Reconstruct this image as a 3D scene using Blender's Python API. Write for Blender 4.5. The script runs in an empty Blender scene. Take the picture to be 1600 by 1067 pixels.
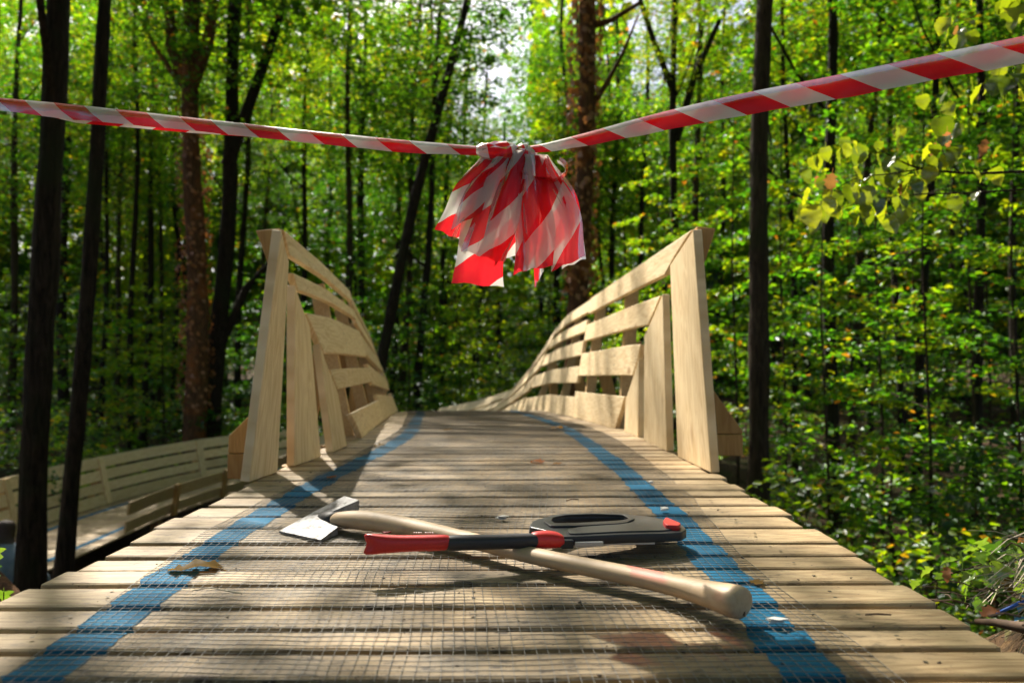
import bpy, math, random
import numpy as np
from mathutils import Vector, Matrix, Euler

random.seed(7)
RNG = np.random.default_rng(11)
SC = bpy.context.scene
COL = SC.collection

# ------------------------------------------------------------------ camera, sky, sun, exposure
CAM_H = 0.31
F_PX = 1150.0
PITCH = math.atan(22.5 / F_PX)
cam_data = bpy.data.cameras.new('camera')
cam_data.sensor_width = 36.0
cam_data.lens = 36.0 * F_PX / 1600.0
cam_data.clip_start = 0.02
cam_data.clip_end = 500.0
cam_data.dof.use_dof = True
cam_data.dof.focus_distance = 1.18
cam_data.dof.aperture_fstop = 4.6
cam = bpy.data.objects.new('camera', cam_data)
COL.objects.link(cam)
cam.location = (0, 0, CAM_H)
cam.rotation_euler = (math.pi / 2 + PITCH, 0, 0)
SC.camera = cam

SUN_EL = math.radians(47)
SUN_AZ = math.radians(-27)            # from +Y towards -X
sun_dir = Vector((math.sin(SUN_AZ) * math.cos(SUN_EL), math.cos(SUN_AZ) * math.cos(SUN_EL), math.sin(SUN_EL)))
world = bpy.data.worlds.new('World')
SC.world = world
world.use_nodes = True
wn = world.node_tree
wn.nodes.clear()
w_out = wn.nodes.new('ShaderNodeOutputWorld')
w_bg = wn.nodes.new('ShaderNodeBackground')
w_sky = wn.nodes.new('ShaderNodeTexSky')
w_sky.sky_type = 'NISHITA'
w_sky.sun_disc = False
w_sky.sun_elevation = SUN_EL
w_sky.sun_rotation = SUN_AZ
w_sky.air_density = 0.75
w_sky.dust_density = 3.5
w_sky.ozone_density = 0.6
w_bg.inputs['Strength'].default_value = 0.085
wn.links.new(w_sky.outputs['Color'], w_bg.inputs['Color'])
wn.links.new(w_bg.outputs['Background'], w_out.inputs['Surface'])

sun_data = bpy.data.lights.new('sun', 'SUN')
sun_data.energy = 5.0
sun_data.angle = math.radians(0.53)
sun_data.color = (1.0, 0.93, 0.82)
sun = bpy.data.objects.new('sun', sun_data)
COL.objects.link(sun)
sun.rotation_euler = sun_dir.to_track_quat('Z', 'Y').to_euler()
sun.location = (-6, 12, 16)

SC.view_settings.view_transform = 'Standard'
SC.view_settings.look = 'None'
SC.view_settings.gamma = 1.0
SC.view_settings.use_curve_mapping = False
SC.view_settings.exposure = 1.34
SC.cycles.use_denoising = True
SC.cycles.max_bounces = 7
SC.cycles.diffuse_bounces = 4
SC.cycles.glossy_bounces = 3
SC.cycles.transmission_bounces = 4
SC.cycles.use_adaptive_sampling = True
SC.cycles.adaptive_threshold = 0.02
SC.cycles.transparent_max_bounces = 8
SC.cycles.sample_clamp_indirect = 6.0
SC.cycles.use_light_tree = False
SC.cycles.debug_use_spatial_splits = True
SC.cycles.caustics_reflective = False
SC.cycles.caustics_refractive = False

# ------------------------------------------------------------------ helpers
CA, SA = math.cos(PITCH), math.sin(PITCH)


def ray(px, py):
    cx, cz = (px - 800.0) / F_PX, -(py - 533.5) / F_PX
    return Vector((cx, CA - SA * cz, SA + CA * cz))


def at_y(px, py, Y):
    r = ray(px, py)
    return Vector((0, 0, CAM_H)) + r * (Y / r.y)


def at_z(px, py, Z):
    r = ray(px, py)
    return Vector((0, 0, CAM_H)) + r * ((Z - CAM_H) / r.z)


def spline(xs, ys):
    xs, ys = np.array(xs, float), np.array(ys, float)
    m = np.gradient(ys, xs, axis=0)

    def f(t):
        t = min(max(t, xs[0]), xs[-1])
        i = int(min(max(np.searchsorted(xs, t) - 1, 0), len(xs) - 2))
        h = xs[i + 1] - xs[i]
        a = (t - xs[i]) / h
        return ((2 * a**3 - 3 * a**2 + 1) * ys[i] + (a**3 - 2 * a**2 + a) * h * m[i]
                + (-2 * a**3 + 3 * a**2) * ys[i + 1] + (a**3 - a**2) * h * m[i + 1])
    return f


def mesh_data(name, verts, faces, mat=None, smooth=False, uvs=None):
    me = bpy.data.meshes.new(name)
    me.from_pydata([tuple(v) for v in verts], [], [tuple(f) for f in faces])
    if uvs is not None:
        uv = me.uv_layers.new(name='UVMap')
        for lp in me.loops:
            uv.data[lp.index].uv = uvs[lp.vertex_index]
    if smooth:
        me.polygons.foreach_set('use_smooth', [True] * len(me.polygons))
    if mat:
        for m_ in (mat if isinstance(mat, (list, tuple)) else [mat]):
            me.materials.append(m_)
    me.update()
    return me


def fast_mesh(name, verts, tris, mat, smooth=False, nside=3):
    me = bpy.data.meshes.new(name)
    verts = np.asarray(verts, np.float32)
    tris = np.asarray(tris, np.int32)
    me.vertices.add(len(verts))
    me.vertices.foreach_set('co', verts.ravel())
    n = len(tris)
    me.loops.add(n * nside)
    me.loops.foreach_set('vertex_index', tris.ravel())
    me.polygons.add(n)
    me.polygons.foreach_set('loop_start', np.arange(0, n * nside, nside, dtype=np.int32))
    if smooth:
        me.polygons.foreach_set('use_smooth', np.ones(n, bool))
    me.update(calc_edges=True)
    me.validate()
    me.materials.append(mat)
    return me


def link(name, me, parent=None, loc=None, rot=None, scale=None):
    o = bpy.data.objects.new(name, me)
    COL.objects.link(o)
    if parent is not None:
        o.parent = parent
    if loc is not None:
        o.location = loc
    if rot is not None:
        o.rotation_euler = rot
    if scale is not None:
        o.scale = scale
    return o


def tag(o, label=None, cat=None, group=None, kind=None):
    if label:
        o['label'] = label
    if cat:
        o['category'] = cat
    if group:
        o['group'] = group
    if kind:
        o['kind'] = kind
    return o


def thing(name, label, cat, loc=(0, 0, 0), group=None, kind=None):
    o = link(name, None, loc=loc)
    o.empty_display_size = 0.1
    return tag(o, label, cat, group, kind)


class MB:
    """collects geometry for one mesh"""
    def __init__(self):
        self.v, self.f = [], []

    def add(self, vs, fs):
        b = len(self.v)
        self.v += [Vector(v) for v in vs]
        self.f += [tuple(b + i for i in f) for f in fs]

    def box(self, c, s, rot=None):
        c = Vector(c)
        R = rot.to_matrix() if rot else Matrix.Identity(3)
        vs = [c + R @ Vector((sx * s[0] / 2, sy * s[1] / 2, sz * s[2] / 2)) for sz in (-1, 1) for sy in (-1, 1) for sx in (-1, 1)]
        self.add(vs, [(0, 2, 3, 1), (4, 5, 7, 6), (0, 1, 5, 4), (2, 6, 7, 3), (0, 4, 6, 2), (1, 3, 7, 5)])

    def beam(self, a, b, w, t, side=Vector((0, 0, 1))):
        a, b = Vector(a), Vector(b)
        d = (b - a).normalized()
        s = d.cross(side)
        if s.length < 1e-4:
            s = d.cross(Vector((1, 0, 0)))
        s.normalize()
        u = s.cross(d)
        vs = []
        for p in (a, b):
            for i, j in ((-1, -1), (1, -1), (1, 1), (-1, 1)):
                vs.append(p + s * (i * w / 2) + u * (j * t / 2))
        self.add(vs, [(0, 3, 2, 1), (4, 5, 6, 7), (0, 1, 5, 4), (1, 2, 6, 5), (2, 3, 7, 6), (3, 0, 4, 7)])

    def tube(self, pts, radii, n=8, cap=True, squash=None, up=None):
        pts = [Vector(p) for p in pts]
        rings = []
        prev = None
        for i, p in enumerate(pts):
            d = (pts[min(i + 1, len(pts) - 1)] - pts[max(i - 1, 0)])
            d.normalize()
            ref = up if up is not None else (prev if prev is not None else (Vector((1, 0, 0)) if abs(d.x) < 0.8 else Vector((0, 1, 0))))
            s = (ref - d * ref.dot(d))
            s.normalize()
            u = d.cross(s)
            prev = s
            r = radii[i] if not np.isscalar(radii) else radii
            ru, rs = (r, r) if np.isscalar(r) else r
            rings.append([p + s * (math.cos(2 * math.pi * k / n) * rs) + u * (math.sin(2 * math.pi * k / n) * ru) for k in range(n)])
        vs = [v for r in rings for v in r]
        fs = []
        for i in range(len(rings) - 1):
            for k in range(n):
                fs.append((i * n + k, i * n + (k + 1) % n, (i + 1) * n + (k + 1) % n, (i + 1) * n + k))
        if cap:
            fs.append(tuple(reversed(range(n))))
            fs.append(tuple((len(rings) - 1) * n + k for k in range(n)))
        self.add(vs, fs)

    def prism(self, poly, d):
        """polygon (list of points) extruded by vector d"""
        n = len(poly)
        d = Vector(d)
        vs = [Vector(p) for p in poly] + [Vector(p) + d for p in poly]
        fs = [tuple(range(n)), tuple(reversed(range(n, 2 * n)))]
        fs = [tuple(reversed(range(n))), tuple(range(n, 2 * n))]
        for k in range(n):
            fs.append((k, (k + 1) % n, n + (k + 1) % n, n + k))
        self.add(vs, fs)

    def build(self, name, mat, parent=None, smooth=False, loc=None):
        return link(name, mesh_data(name, self.v, self.f, mat, smooth), parent, loc)


def bevel(o, w, seg=2):
    m = o.modifiers.new('bevel', 'BEVEL')
    m.width = w
    m.segments = seg
    m.limit_method = 'ANGLE'
    m.angle_limit = math.radians(35)
    return o


# ------------------------------------------------------------------ materials
class NT:
    def __init__(self, name):
        self.m = bpy.data.materials.new(name)
        self.m.use_nodes = True
        self.t = self.m.node_tree
        self.t.nodes.clear()
        self.out = self.t.nodes.new('ShaderNodeOutputMaterial')

    def n(self, typ, **kw):
        nd = self.t.nodes.new('ShaderNode' + typ)
        for k, v in kw.items():
            if k.startswith('i_'):
                key = k[2:]
                key = int(key) if key.isdigit() else key.replace('_', ' ')
                nd.inputs[key].default_value = v
            else:
                setattr(nd, k, v)
        return nd

    def l(self, a, b):
        self.t.links.new(a, b)

    def ramp(self, fac, stops, interp='LINEAR'):
        r = self.n('ValToRGB')
        r.color_ramp.interpolation = interp
        e = r.color_ramp.elements
        while len(e) < len(stops):
            e.new(0.5)
        for el, (p, c) in zip(e, stops):
            el.position = p
            el.color = (c[0], c[1], c[2], 1) if not np.isscalar(c) else (c, c, c, 1)
        self.l(fac, r.inputs['Fac'])
        return r.outputs['Color']

    def mix(self, fac, a, b, blend='MIX'):
        m = self.n('Mix', data_type='RGBA', blend_type=blend)
        for s, v in ((m.inputs[0], fac), (m.inputs[6], a), (m.inputs[7], b)):
            if hasattr(v, 'is_linked'):
                self.l(v, s)
            elif np.isscalar(v):
                s.default_value = v
            else:
                s.default_value = (v[0], v[1], v[2], 1)
        return m.outputs[2]

    def math(self, op, a, b=0.0, c=0.0):
        m = self.n('Math', operation=op)
        for s, v in zip(m.inputs, (a, b, c)):
            if hasattr(v, 'is_linked'):
                self.l(v, s)
            else:
                s.default_value = v
        return m.outputs[0]

    def vec(self, src, scale, add=None):
        m = self.n('Mapping')
        m.inputs['Scale'].default_value = scale
        self.l(src, m.inputs['Vector'])
        if add is not None:
            self.l(add, m.inputs['Location'])
        return m.outputs[0]

    def noise(self, v, scale, detail=4, rough=0.55, dist=0.0):
        nd = self.n('TexNoise', i_Scale=scale, i_Detail=detail, i_Roughness=rough, i_Distortion=dist)
        if v is not None:
            self.l(v, nd.inputs['Vector'])
        return nd.outputs['Fac']

    def bump(self, h, strength, dist=0.002):
        b = self.n('Bump', i_Strength=strength, i_Distance=dist)
        self.l(h, b.inputs['Height'])
        return b.outputs['Normal']

    def principled(self, color, rough=0.6, normal=None, metallic=0.0, spec=0.5):
        p = self.n('BsdfPrincipled')
        for k, v in (('Base Color', color), ('Roughness', rough), ('Metallic', metallic), ('Specular IOR Level', spec)):
            s = p.inputs[k]
            if hasattr(v, 'is_linked'):
                self.l(v, s)
            elif np.isscalar(v):
                s.default_value = v
            else:
                s.default_value = (v[0], v[1], v[2], 1)
        if normal is not None:
            self.l(normal, p.inputs['Normal'])
        self.l(p.outputs[0], self.out.inputs['Surface'])
        return p


def rnd_offset(t):
    oi = t.n('ObjectInfo')
    cm = t.n('CombineXYZ')
    t.l(t.math('MULTIPLY', oi.outputs['Random'], 37.0), cm.inputs[0])
    t.l(t.math('MULTIPLY', oi.outputs['Random'], 91.0), cm.inputs[1])
    t.l(t.math('MULTIPLY', oi.outputs['Random'], 53.0), cm.inputs[2])
    return oi.outputs['Random'], cm.outputs[0]


def wood(name, pale, dark, knot, axis='X', dirty=0.0, rough=0.62, uv=False):
    t = NT(name)
    tc = t.n('TexCoord')
    rnd, off = rnd_offset(t)
    src = tc.outputs['UV'] if uv else tc.outputs['Object']
    s_long, s_cross = 3.0, 26.0
    sc = {'X': (s_long, s_cross, s_cross), 'Y': (s_cross, s_long, s_cross), 'Z': (s_cross, s_cross, s_long)}[axis]
    v = t.vec(src, sc, off)
    big = t.noise(v, 1.0, 3, 0.5, 0.6)
    sf = tuple(a * 6 if a > 5 else a * 2.5 for a in sc)
    fine = t.noise(t.vec(src, sf, off), 1.0, 3, 0.6)
    rings = t.math('FRACT', t.math('MULTIPLY', big, 7.0))
    rings = t.math('ABSOLUTE', t.math('SUBTRACT', t.math('MULTIPLY', rings, 2.0), 1.0))
    grain = t.math('ADD', t.math('MULTIPLY', rings, 0.55), t.math('MULTIPLY', fine, 0.6))
    col = t.mix(t.ramp(grain, [(0.25, 0.0), (0.95, 1.0)]), pale, dark)
    # knots
    vk = t.n('TexVoronoi', i_Scale=1.0)
    sk = tuple(5.0 if a > 5 else 2.2 for a in sc)
    t.l(t.vec(src, sk, off), vk.inputs['Vector'])
    kn = t.ramp(vk.outputs['Distance'], [(0.035, 1.0), (0.11, 0.0)])
    col = t.mix(t.math('MULTIPLY', kn, 0.75), col, knot)
    # board to board tone
    tone = t.ramp(rnd, [(0.0, (0.80, 0.77, 0.72)), (0.5, (0.97, 0.96, 0.94)), (1.0, (1.1, 1.06, 1.0))])
    col = t.mix(1.0, col, tone, 'MULTIPLY')
    hgt = t.math('ADD', t.math('MULTIPLY', grain, 0.6), fine)
    if dirty > 0:
        g = t.n('NewGeometry')
        sx = t.n('SeparateXYZ')
        t.l(g.outputs['Position'], sx.inputs[0])
        # trodden band in the middle of the track
        band = t.math('SUBTRACT', 1.0, t.math('ABSOLUTE', t.math('DIVIDE', t.math('ADD', sx.outputs[0], 0.08), 0.56)))
        band = t.ramp(band, [(0.0, 0.25), (0.35, 1.0)])
        n1 = t.noise(g.outputs['Position'], 9.0, 5, 0.62)
        n2 = t.noise(t.vec(g.outputs['Position'], (42, 95, 60)), 1.0, 4, 0.7)
        n3 = t.noise(t.vec(g.outputs['Position'], (120, 160, 120)), 1.0, 2, 0.5)
        film = t.math('MULTIPLY', t.ramp(n1, [(0.35, 0.10), (0.66, 1.0)]), t.math('MULTIPLY', band, 0.68 * dirty))
        col = t.mix(film, col, (0.165, 0.130, 0.082))
        spk = t.math('MULTIPLY', t.ramp(n2, [(0.53, 0.0), (0.62, 1.0)]), t.ramp(n1, [(0.38, 0.15), (0.6, 1.0)]))
        spk = t.math('MULTIPLY', spk, t.math('MULTIPLY', band, 0.85 * dirty))
        col = t.mix(spk, col, (0.055, 0.04, 0.025))
        dots = t.math('MULTIPLY', t.ramp(n3, [(0.70, 0.0), (0.74, 1.0)]), 0.8)
        col = t.mix(dots, col, (0.04, 0.03, 0.02))
        hgt = t.math('ADD', hgt, t.math('MULTIPLY', n2, 0.8))
    t.principled(col, rough, t.bump(hgt, 0.5, 0.0015), spec=0.35)
    return t.m


M = {}
M['deck'] = wood('deck_pine', (0.49, 0.37, 0.21), (0.26, 0.17, 0.08), (0.13, 0.065, 0.025), 'X', dirty=1.45)
M['wall'] = wood('wall_pine', (0.82, 0.675, 0.445), (0.62, 0.455, 0.245), (0.30, 0.15, 0.055), 'X', uv=True)
M['gusset'] = wood('shaded_gusset_wood', (0.50, 0.30, 0.11), (0.40, 0.215, 0.07), (0.25, 0.13, 0.05), 'Z')  # orange-brown of shaded, bounce-lit timber put into the base colour
M['beam'] = wood('beam_wood', (0.55, 0.40, 0.22), (0.42, 0.28, 0.13), (0.2, 0.1, 0.04), 'Y')


def mat_paint():
    t = NT('blue_paint')
    g = t.n('NewGeometry')
    n = t.noise(t.vec(g.outputs['Position'], (14, 90, 60)), 1.0, 5, 0.65)
    n2 = t.noise(g.outputs['Position'], 160.0, 3, 0.6)
    col = t.mix(t.ramp(n, [(0.3, 0.0), (0.75, 1.0)]), (0.003, 0.082, 0.175), (0.007, 0.150, 0.265))
    worn = t.math('MULTIPLY', t.ramp(n, [(0.62, 0.0), (0.74, 1.0)]), 0.45)
    col = t.mix(worn, col, (0.22, 0.19, 0.12))
    spk = t.math('MULTIPLY', t.ramp(n2, [(0.64, 0.0), (0.7, 1.0)]), 0.7)
    col = t.mix(spk, col, (0.03, 0.035, 0.035))
    t.principled(col, 0.75, t.bump(n, 0.4, 0.001), spec=0.15)
    return t.m


def mat_simple(name, col, rough=0.5, metallic=0.0, noise_scale=None, col2=None, bump=0.0, spec=0.5):
    t = NT(name)
    c = col
    nrm = None
    if noise_scale:
        tc = t.n('TexCoord')
        n = t.noise(tc.outputs['Object'], noise_scale, 5, 0.6)
        if col2:
            c = t.mix(t.ramp(n, [(0.3, 0.0), (0.7, 1.0)]), col, col2)
        if bump:
            nrm = t.bump(n, bump, 0.002)
    t.principled(c, rough, nrm, metallic, spec)
    return t.m


def mat_leaf(name, stops, trans=0.5, tscale=(1.9, 1.7, 0.9), gloss=0.04, grough=0.4):
    t = NT(name)
    g = t.n('NewGeometry')
    oi = t.n('ObjectInfo')
    r = t.math('FRACT', t.math('ADD', g.outputs['Random Per Island'], t.math('MULTIPLY', oi.outputs['Random'], 0.0)))
    col = t.ramp(r, stops)
    hs = t.n('HueSaturation')
    hs.inputs['Saturation'].default_value = 1.0
    t.l(t.math('ADD', 0.82, t.math('MULTIPLY', oi.outputs['Random'], 0.4)), hs.inputs['Value'])
    t.l(t.math('ADD', 0.488, t.math('MULTIPLY', oi.outputs['Random'], 0.024)), hs.inputs['Hue'])
    t.l(col, hs.inputs['Color'])
    col = hs.outputs[0]
    d = t.n('BsdfDiffuse')
    t.l(col, d.inputs['Color'])
    tr = t.n('BsdfTranslucent')
    t.l(t.mix(1.0, col, tscale, 'MULTIPLY'), tr.inputs['Color'])
    ms = t.n('MixShader')
    ms.inputs[0].default_value = trans
    t.l(d.outputs[0], ms.inputs[1])
    t.l(tr.outputs[0], ms.inputs[2])
    gl = t.n('BsdfGlossy', i_Roughness=grough)
    gl.inputs['Color'].default_value = (0.9, 0.95, 1.0, 1)
    m2 = t.n('MixShader')
    m2.inputs[0].default_value = gloss
    t.l(ms.outputs[0], m2.inputs[1])
    t.l(gl.outputs[0], m2.inputs[2])
    t.l(m2.outputs[0], t.out.inputs['Surface'])
    return t.m


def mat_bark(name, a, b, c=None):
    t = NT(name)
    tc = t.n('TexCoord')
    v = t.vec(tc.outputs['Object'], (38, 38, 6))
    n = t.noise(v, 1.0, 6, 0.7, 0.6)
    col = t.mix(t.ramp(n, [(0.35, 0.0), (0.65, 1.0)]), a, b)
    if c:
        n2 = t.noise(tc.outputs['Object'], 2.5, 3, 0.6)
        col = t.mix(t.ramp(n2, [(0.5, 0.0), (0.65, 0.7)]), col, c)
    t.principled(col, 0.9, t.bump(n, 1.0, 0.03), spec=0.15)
    return t.m


def mat_tape(name, period, slope, clear=0.16, trans=0.58):
    t = NT(name)
    uv = t.n('TexCoord')
    s = t.n('SeparateXYZ')
    t.l(uv.outputs['UV'], s.inputs[0])
    ph = t.math('FRACT', t.math('DIVIDE', t.math('ADD', s.outputs[1], t.math('MULTIPLY', s.outputs[0], slope)), period))
    mask = t.math('GREATER_THAN', ph, 0.5)
    col = t.mix(mask, (0.80, 0.77, 0.72), (0.72, 0.012, 0.022))
    tcol = t.mix(mask, (0.80, 0.74, 0.68), (0.95, 0.02, 0.03))
    n = t.noise(uv.outputs['Object'], 60.0, 3, 0.5)
    nrm = t.bump(n, 0.25, 0.003)
    d = t.n('BsdfDiffuse')
    t.l(col, d.inputs['Color'])
    t.l(nrm, d.inputs['Normal'])
    tr = t.n('BsdfTranslucent')
    t.l(tcol, tr.inputs['Color'])
    ms = t.n('MixShader')
    ms.inputs[0].default_value = trans
    t.l(d.outputs[0], ms.inputs[1])
    t.l(tr.outputs[0], ms.inputs[2])
    tp = t.n('BsdfTransparent')
    t.l(t.mix(mask, (0.9, 0.88, 0.85), (0.9, 0.15, 0.15)), tp.inputs['Color'])
    m1 = t.n('MixShader')
    m1.inputs[0].default_value = clear
    t.l(ms.outputs[0], m1.inputs[1])
    t.l(tp.outputs[0], m1.inputs[2])
    gl = t.n('BsdfGlossy', i_Roughness=0.22)
    t.l(nrm, gl.inputs['Normal'])
    fr = t.n('Fresnel', i_IOR=1.45)
    m2 = t.n('MixShader')
    t.l(t.math('MULTIPLY', fr.outputs[0], 0.45), m2.inputs[0])
    t.l(m1.outputs[0], m2.inputs[1])
    t.l(gl.outputs[0], m2.inputs[2])
    t.l(m2.outputs[0], t.out.inputs['Surface'])
    return t.m


def mat_ground():
    t = NT('forest_floor')
    g = t.n('NewGeometry')
    n1 = t.noise(g.outputs['Position'], 1.2, 5, 0.6)
    n2 = t.noise(g.outputs['Position'], 22.0, 5, 0.7)
    vo = t.n('TexVoronoi', i_Scale=16.0)
    t.l(g.outputs['Position'], vo.inputs['Vector'])
    lit = t.ramp(vo.outputs['Color'], [(0.0, (0.035, 0.022, 0.012)), (0.5, (0.085, 0.05, 0.025)), (0.8, (0.14, 0.085, 0.04)), (1.0, (0.05, 0.07, 0.02))])
    col = t.mix(t.ramp(n2, [(0.35, 0.0), (0.65, 1.0)]), lit, (0.04, 0.028, 0.018))
    col = t.mix(t.ramp(n1, [(0.52, 0.0), (0.65, 0.6)]), col, (0.035, 0.055, 0.015))
    t.principled(col, 0.95, t.bump(t.math('ADD', n2, vo.outputs['Distance']), 1.0, 0.03), spec=0.1)
    return t.m


M['paint'] = mat_paint()
M['ground'] = mat_ground()
M['wire'] = mat_simple('galvanised_wire', (0.16, 0.155, 0.14), 0.5, 0.5)
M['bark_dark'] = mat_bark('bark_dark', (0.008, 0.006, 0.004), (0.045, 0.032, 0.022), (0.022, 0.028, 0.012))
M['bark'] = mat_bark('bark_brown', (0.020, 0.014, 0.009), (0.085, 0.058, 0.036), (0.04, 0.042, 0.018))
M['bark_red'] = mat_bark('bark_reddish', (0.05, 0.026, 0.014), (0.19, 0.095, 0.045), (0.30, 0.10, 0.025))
M['tape'] = mat_tape('barrier_tape', 0.122, 1.6, 0.05, 0.36)
M['tape2'] = mat_tape('barrier_tape_streamer', 0.17, 1.0, 0.24)
GREEN = [(0.0, (0.022, 0.066, 0.008)), (0.45, (0.045, 0.118, 0.010)), (0.8, (0.088, 0.160, 0.010)), (0.975, (0.16, 0.19, 0.012)), (0.985, (0.22, 0.085, 0.018)), (1.0, (0.16, 0.06, 0.02))]
DEEP = [(0.0, (0.014, 0.048, 0.009)), (0.5, (0.028, 0.085, 0.011)), (0.9, (0.055, 0.120, 0.012)), (0.985, (0.09, 0.14, 0.013)), (1.0, (0.18, 0.07, 0.02))]
YEL = [(0.0, (0.050, 0.120, 0.008)), (0.4, (0.095, 0.175, 0.009)), (0.8, (0.17, 0.215, 0.010)), (0.97, (0.25, 0.23, 0.012)), (0.985, (0.26, 0.10, 0.02)), (1.0, (0.18, 0.07, 0.02))]
TS = (2.6, 2.7, 0.5)
M['leaf'] = mat_leaf('leaf_green', GREEN, 0.55, TS)
M['leaf_deep'] = mat_leaf('leaf_deep_green', DEEP, 0.5, TS)
M['leaf_yel'] = mat_leaf('leaf_yellow_green', YEL, 0.58, (2.5, 2.5, 0.5))
M['dry'] = mat_leaf('leaf_dry_brown', [(0.0, (0.20, 0.075, 0.025)), (1.0, (0.34, 0.14, 0.05))], 0.3, (1.3, 1.1, 0.8))

# ------------------------------------------------------------------ ground
def sstep(a, b, x):
    t = np.clip((x - a) / (b - a), 0, 1)
    return t * t * (3 - 2 * t)


def ground_z(x, y):
    x = np.asarray(x, float)
    y = np.asarray(y, float)
    z = -2.0 + 0.10 * np.sin(x * 0.55 + 1.0) * np.cos(y * 0.42) + 0.05 * np.sin(x * 1.7 + y * 1.3)
    z = z + 0.25 * sstep(14, 26, y) + 0.5 * sstep(-7.0, -13.0, x)
    # the bank the track starts from, behind and beside the camera
    bank = (1 - sstep(0.95, 2.5, y - 0.25 * np.maximum(x - 0.6, 0))) * sstep(0.15, 0.62, x)
    bankl = (1 - sstep(-1.6, 1.2, y)) * (1 - sstep(0.15, 0.62, x))
    z = z + 1.86 * np.maximum(bank, bankl)
    return z


gx = np.concatenate([np.linspace(-150, -14, 14), np.linspace(-13, 13, 105), np.linspace(14, 150, 14)])
gy = np.concatenate([np.linspace(-60, -5, 7), np.linspace(-4, 26, 121), np.linspace(27, 200, 16)])
GX, GY = np.meshgrid(gx, gy)
GZ = ground_z(GX, GY)
vv = np.stack([GX.ravel(), GY.ravel(), GZ.ravel()], 1)
nx = len(gx)
ff = [(j * nx + i, j * nx + i + 1, (j + 1) * nx + i + 1, (j + 1) * nx + i) for j in range(len(gy) - 1) for i in range(nx - 1)]
ground = link('ground', fast_mesh('ground', vv, ff, M['ground'], True, 4))
tag(ground, 'brown forest floor covered with leaf litter', kind='structure')

# ------------------------------------------------------------------ the track deck: path through (x, y, z)
# left edge, right edge and height along the first, straight stretch are functions of y
EL = spline([-0.6, 1, 2, 3, 3.4, 4.5, 6, 7, 8.5, 10], [-0.64, -0.64, -0.64, -0.645, -0.67, -0.77, -0.93, -1.12, -1.55, -2.05])
ER = spline([-0.6, 1, 2, 3, 3.4, 4.5, 6, 7, 8.5, 10], [0.536, 0.536, 0.533, 0.49, 0.445, 0.36, 0.245, 0.04, -0.42, -0.93])
EZ = spline([-0.6, 1, 2, 3, 3.4, 4, 5, 6, 7, 8, 10], [0, 0, 0, -0.002, -0.018, -0.043, -0.09, -0.14, -0.25, -0.42, -0.85])
BL = spline([0.4, 0.8, 1.2, 1.75, 2.9, 3.8, 6, 7, 8.5, 10], [-0.452, -0.464, -0.482, -0.472, -0.41, -0.50, -0.757, -0.95, -1.38, -1.88])
BR = spline([0.4, 0.707, 1.17, 2.0, 2.9, 3.8, 6, 7, 8.5, 10], [0.27, 0.289, 0.306, 0.30, 0.25, 0.198, -0.016, -0.15, -0.6, -1.1])
# second stretch: the loop back on the low ground
loop_t = [0, 1.0, 2.0, 3.2, 4.4, 5.6, 6.8, 8.3, 10.0, 12.0, 13.5]
loop_p = spline(loop_t, [(-1.49, 10, -0.85), (-1.98, 10.9, -1.10), (-2.6, 11.55, -1.33), (-3.45, 11.9, -1.52), (-4.2, 11.45, -1.62), (-4.62, 10.5, -1.65), (-4.8, 9.3, -1.65), (-4.84, 7.9, -1.65), (-4.84, 6.2, -1.65), (-4.84, 4.2, -1.65), (-4.84, 2.7, -1.65)])

PLANK_L, PLANK_W, PLANK_T = 1.18, 0.066, 0.022


def plank_mesh(name, mat, c=0.004):
    L, W, T = PLANK_L / 2, PLANK_W / 2, PLANK_T
    sec = [(-W, -T + 0.002), (-W, -c * 1.3), (-W + c * 0.35, -c * 0.45), (-W + c * 1.2, 0), (W - c * 1.2, 0), (W - c * 0.35, -c * 0.45), (W, -c * 1.3), (W, -T + 0.002)]
    n = len(sec)
    vs = []
    for x, k in ((-L, 0.86), (-L + 0.006, 1), (L - 0.006, 1), (L, 0.86)):
        for (y, z) in sec:
            vs.append((x, y * (0.5 + 0.5 * k), z if k == 1 else min(z, -0.002)))
    fs = []
    for r in range(3):
        for k in range(n):
            fs.append((r * n + k, r * n + (k + 1) % n, (r + 1) * n + (k + 1) % n, (r + 1) * n + k))
    fs.append(tuple(reversed(range(n))))
    fs.append(tuple(3 * n + k for k in range(n)))
    fs = [tuple(reversed(f)) for f in fs]
    return mesh_data(name, vs, fs, mat)


deck_me = plank_mesh('deck_plank', M['deck'])
deck = thing('track_deck', 'pale wooden plank track running ahead from the camera and looping back below', None, kind='structure')

stations = [0.43, 0.50, 0.57, 0.64, 0.707, 0.783, 0.847, 0.917, 1.003, 1.074, 1.143, 1.225, 1.33, 1.426, 1.523, 1.62, 1.694]
while stations[-1] < 9.9:
    stations.append(stations[-1] + random.uniform(0.074, 0.094) * (1.0 if stations[-1] < 6.5 else 1.7))


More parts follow.
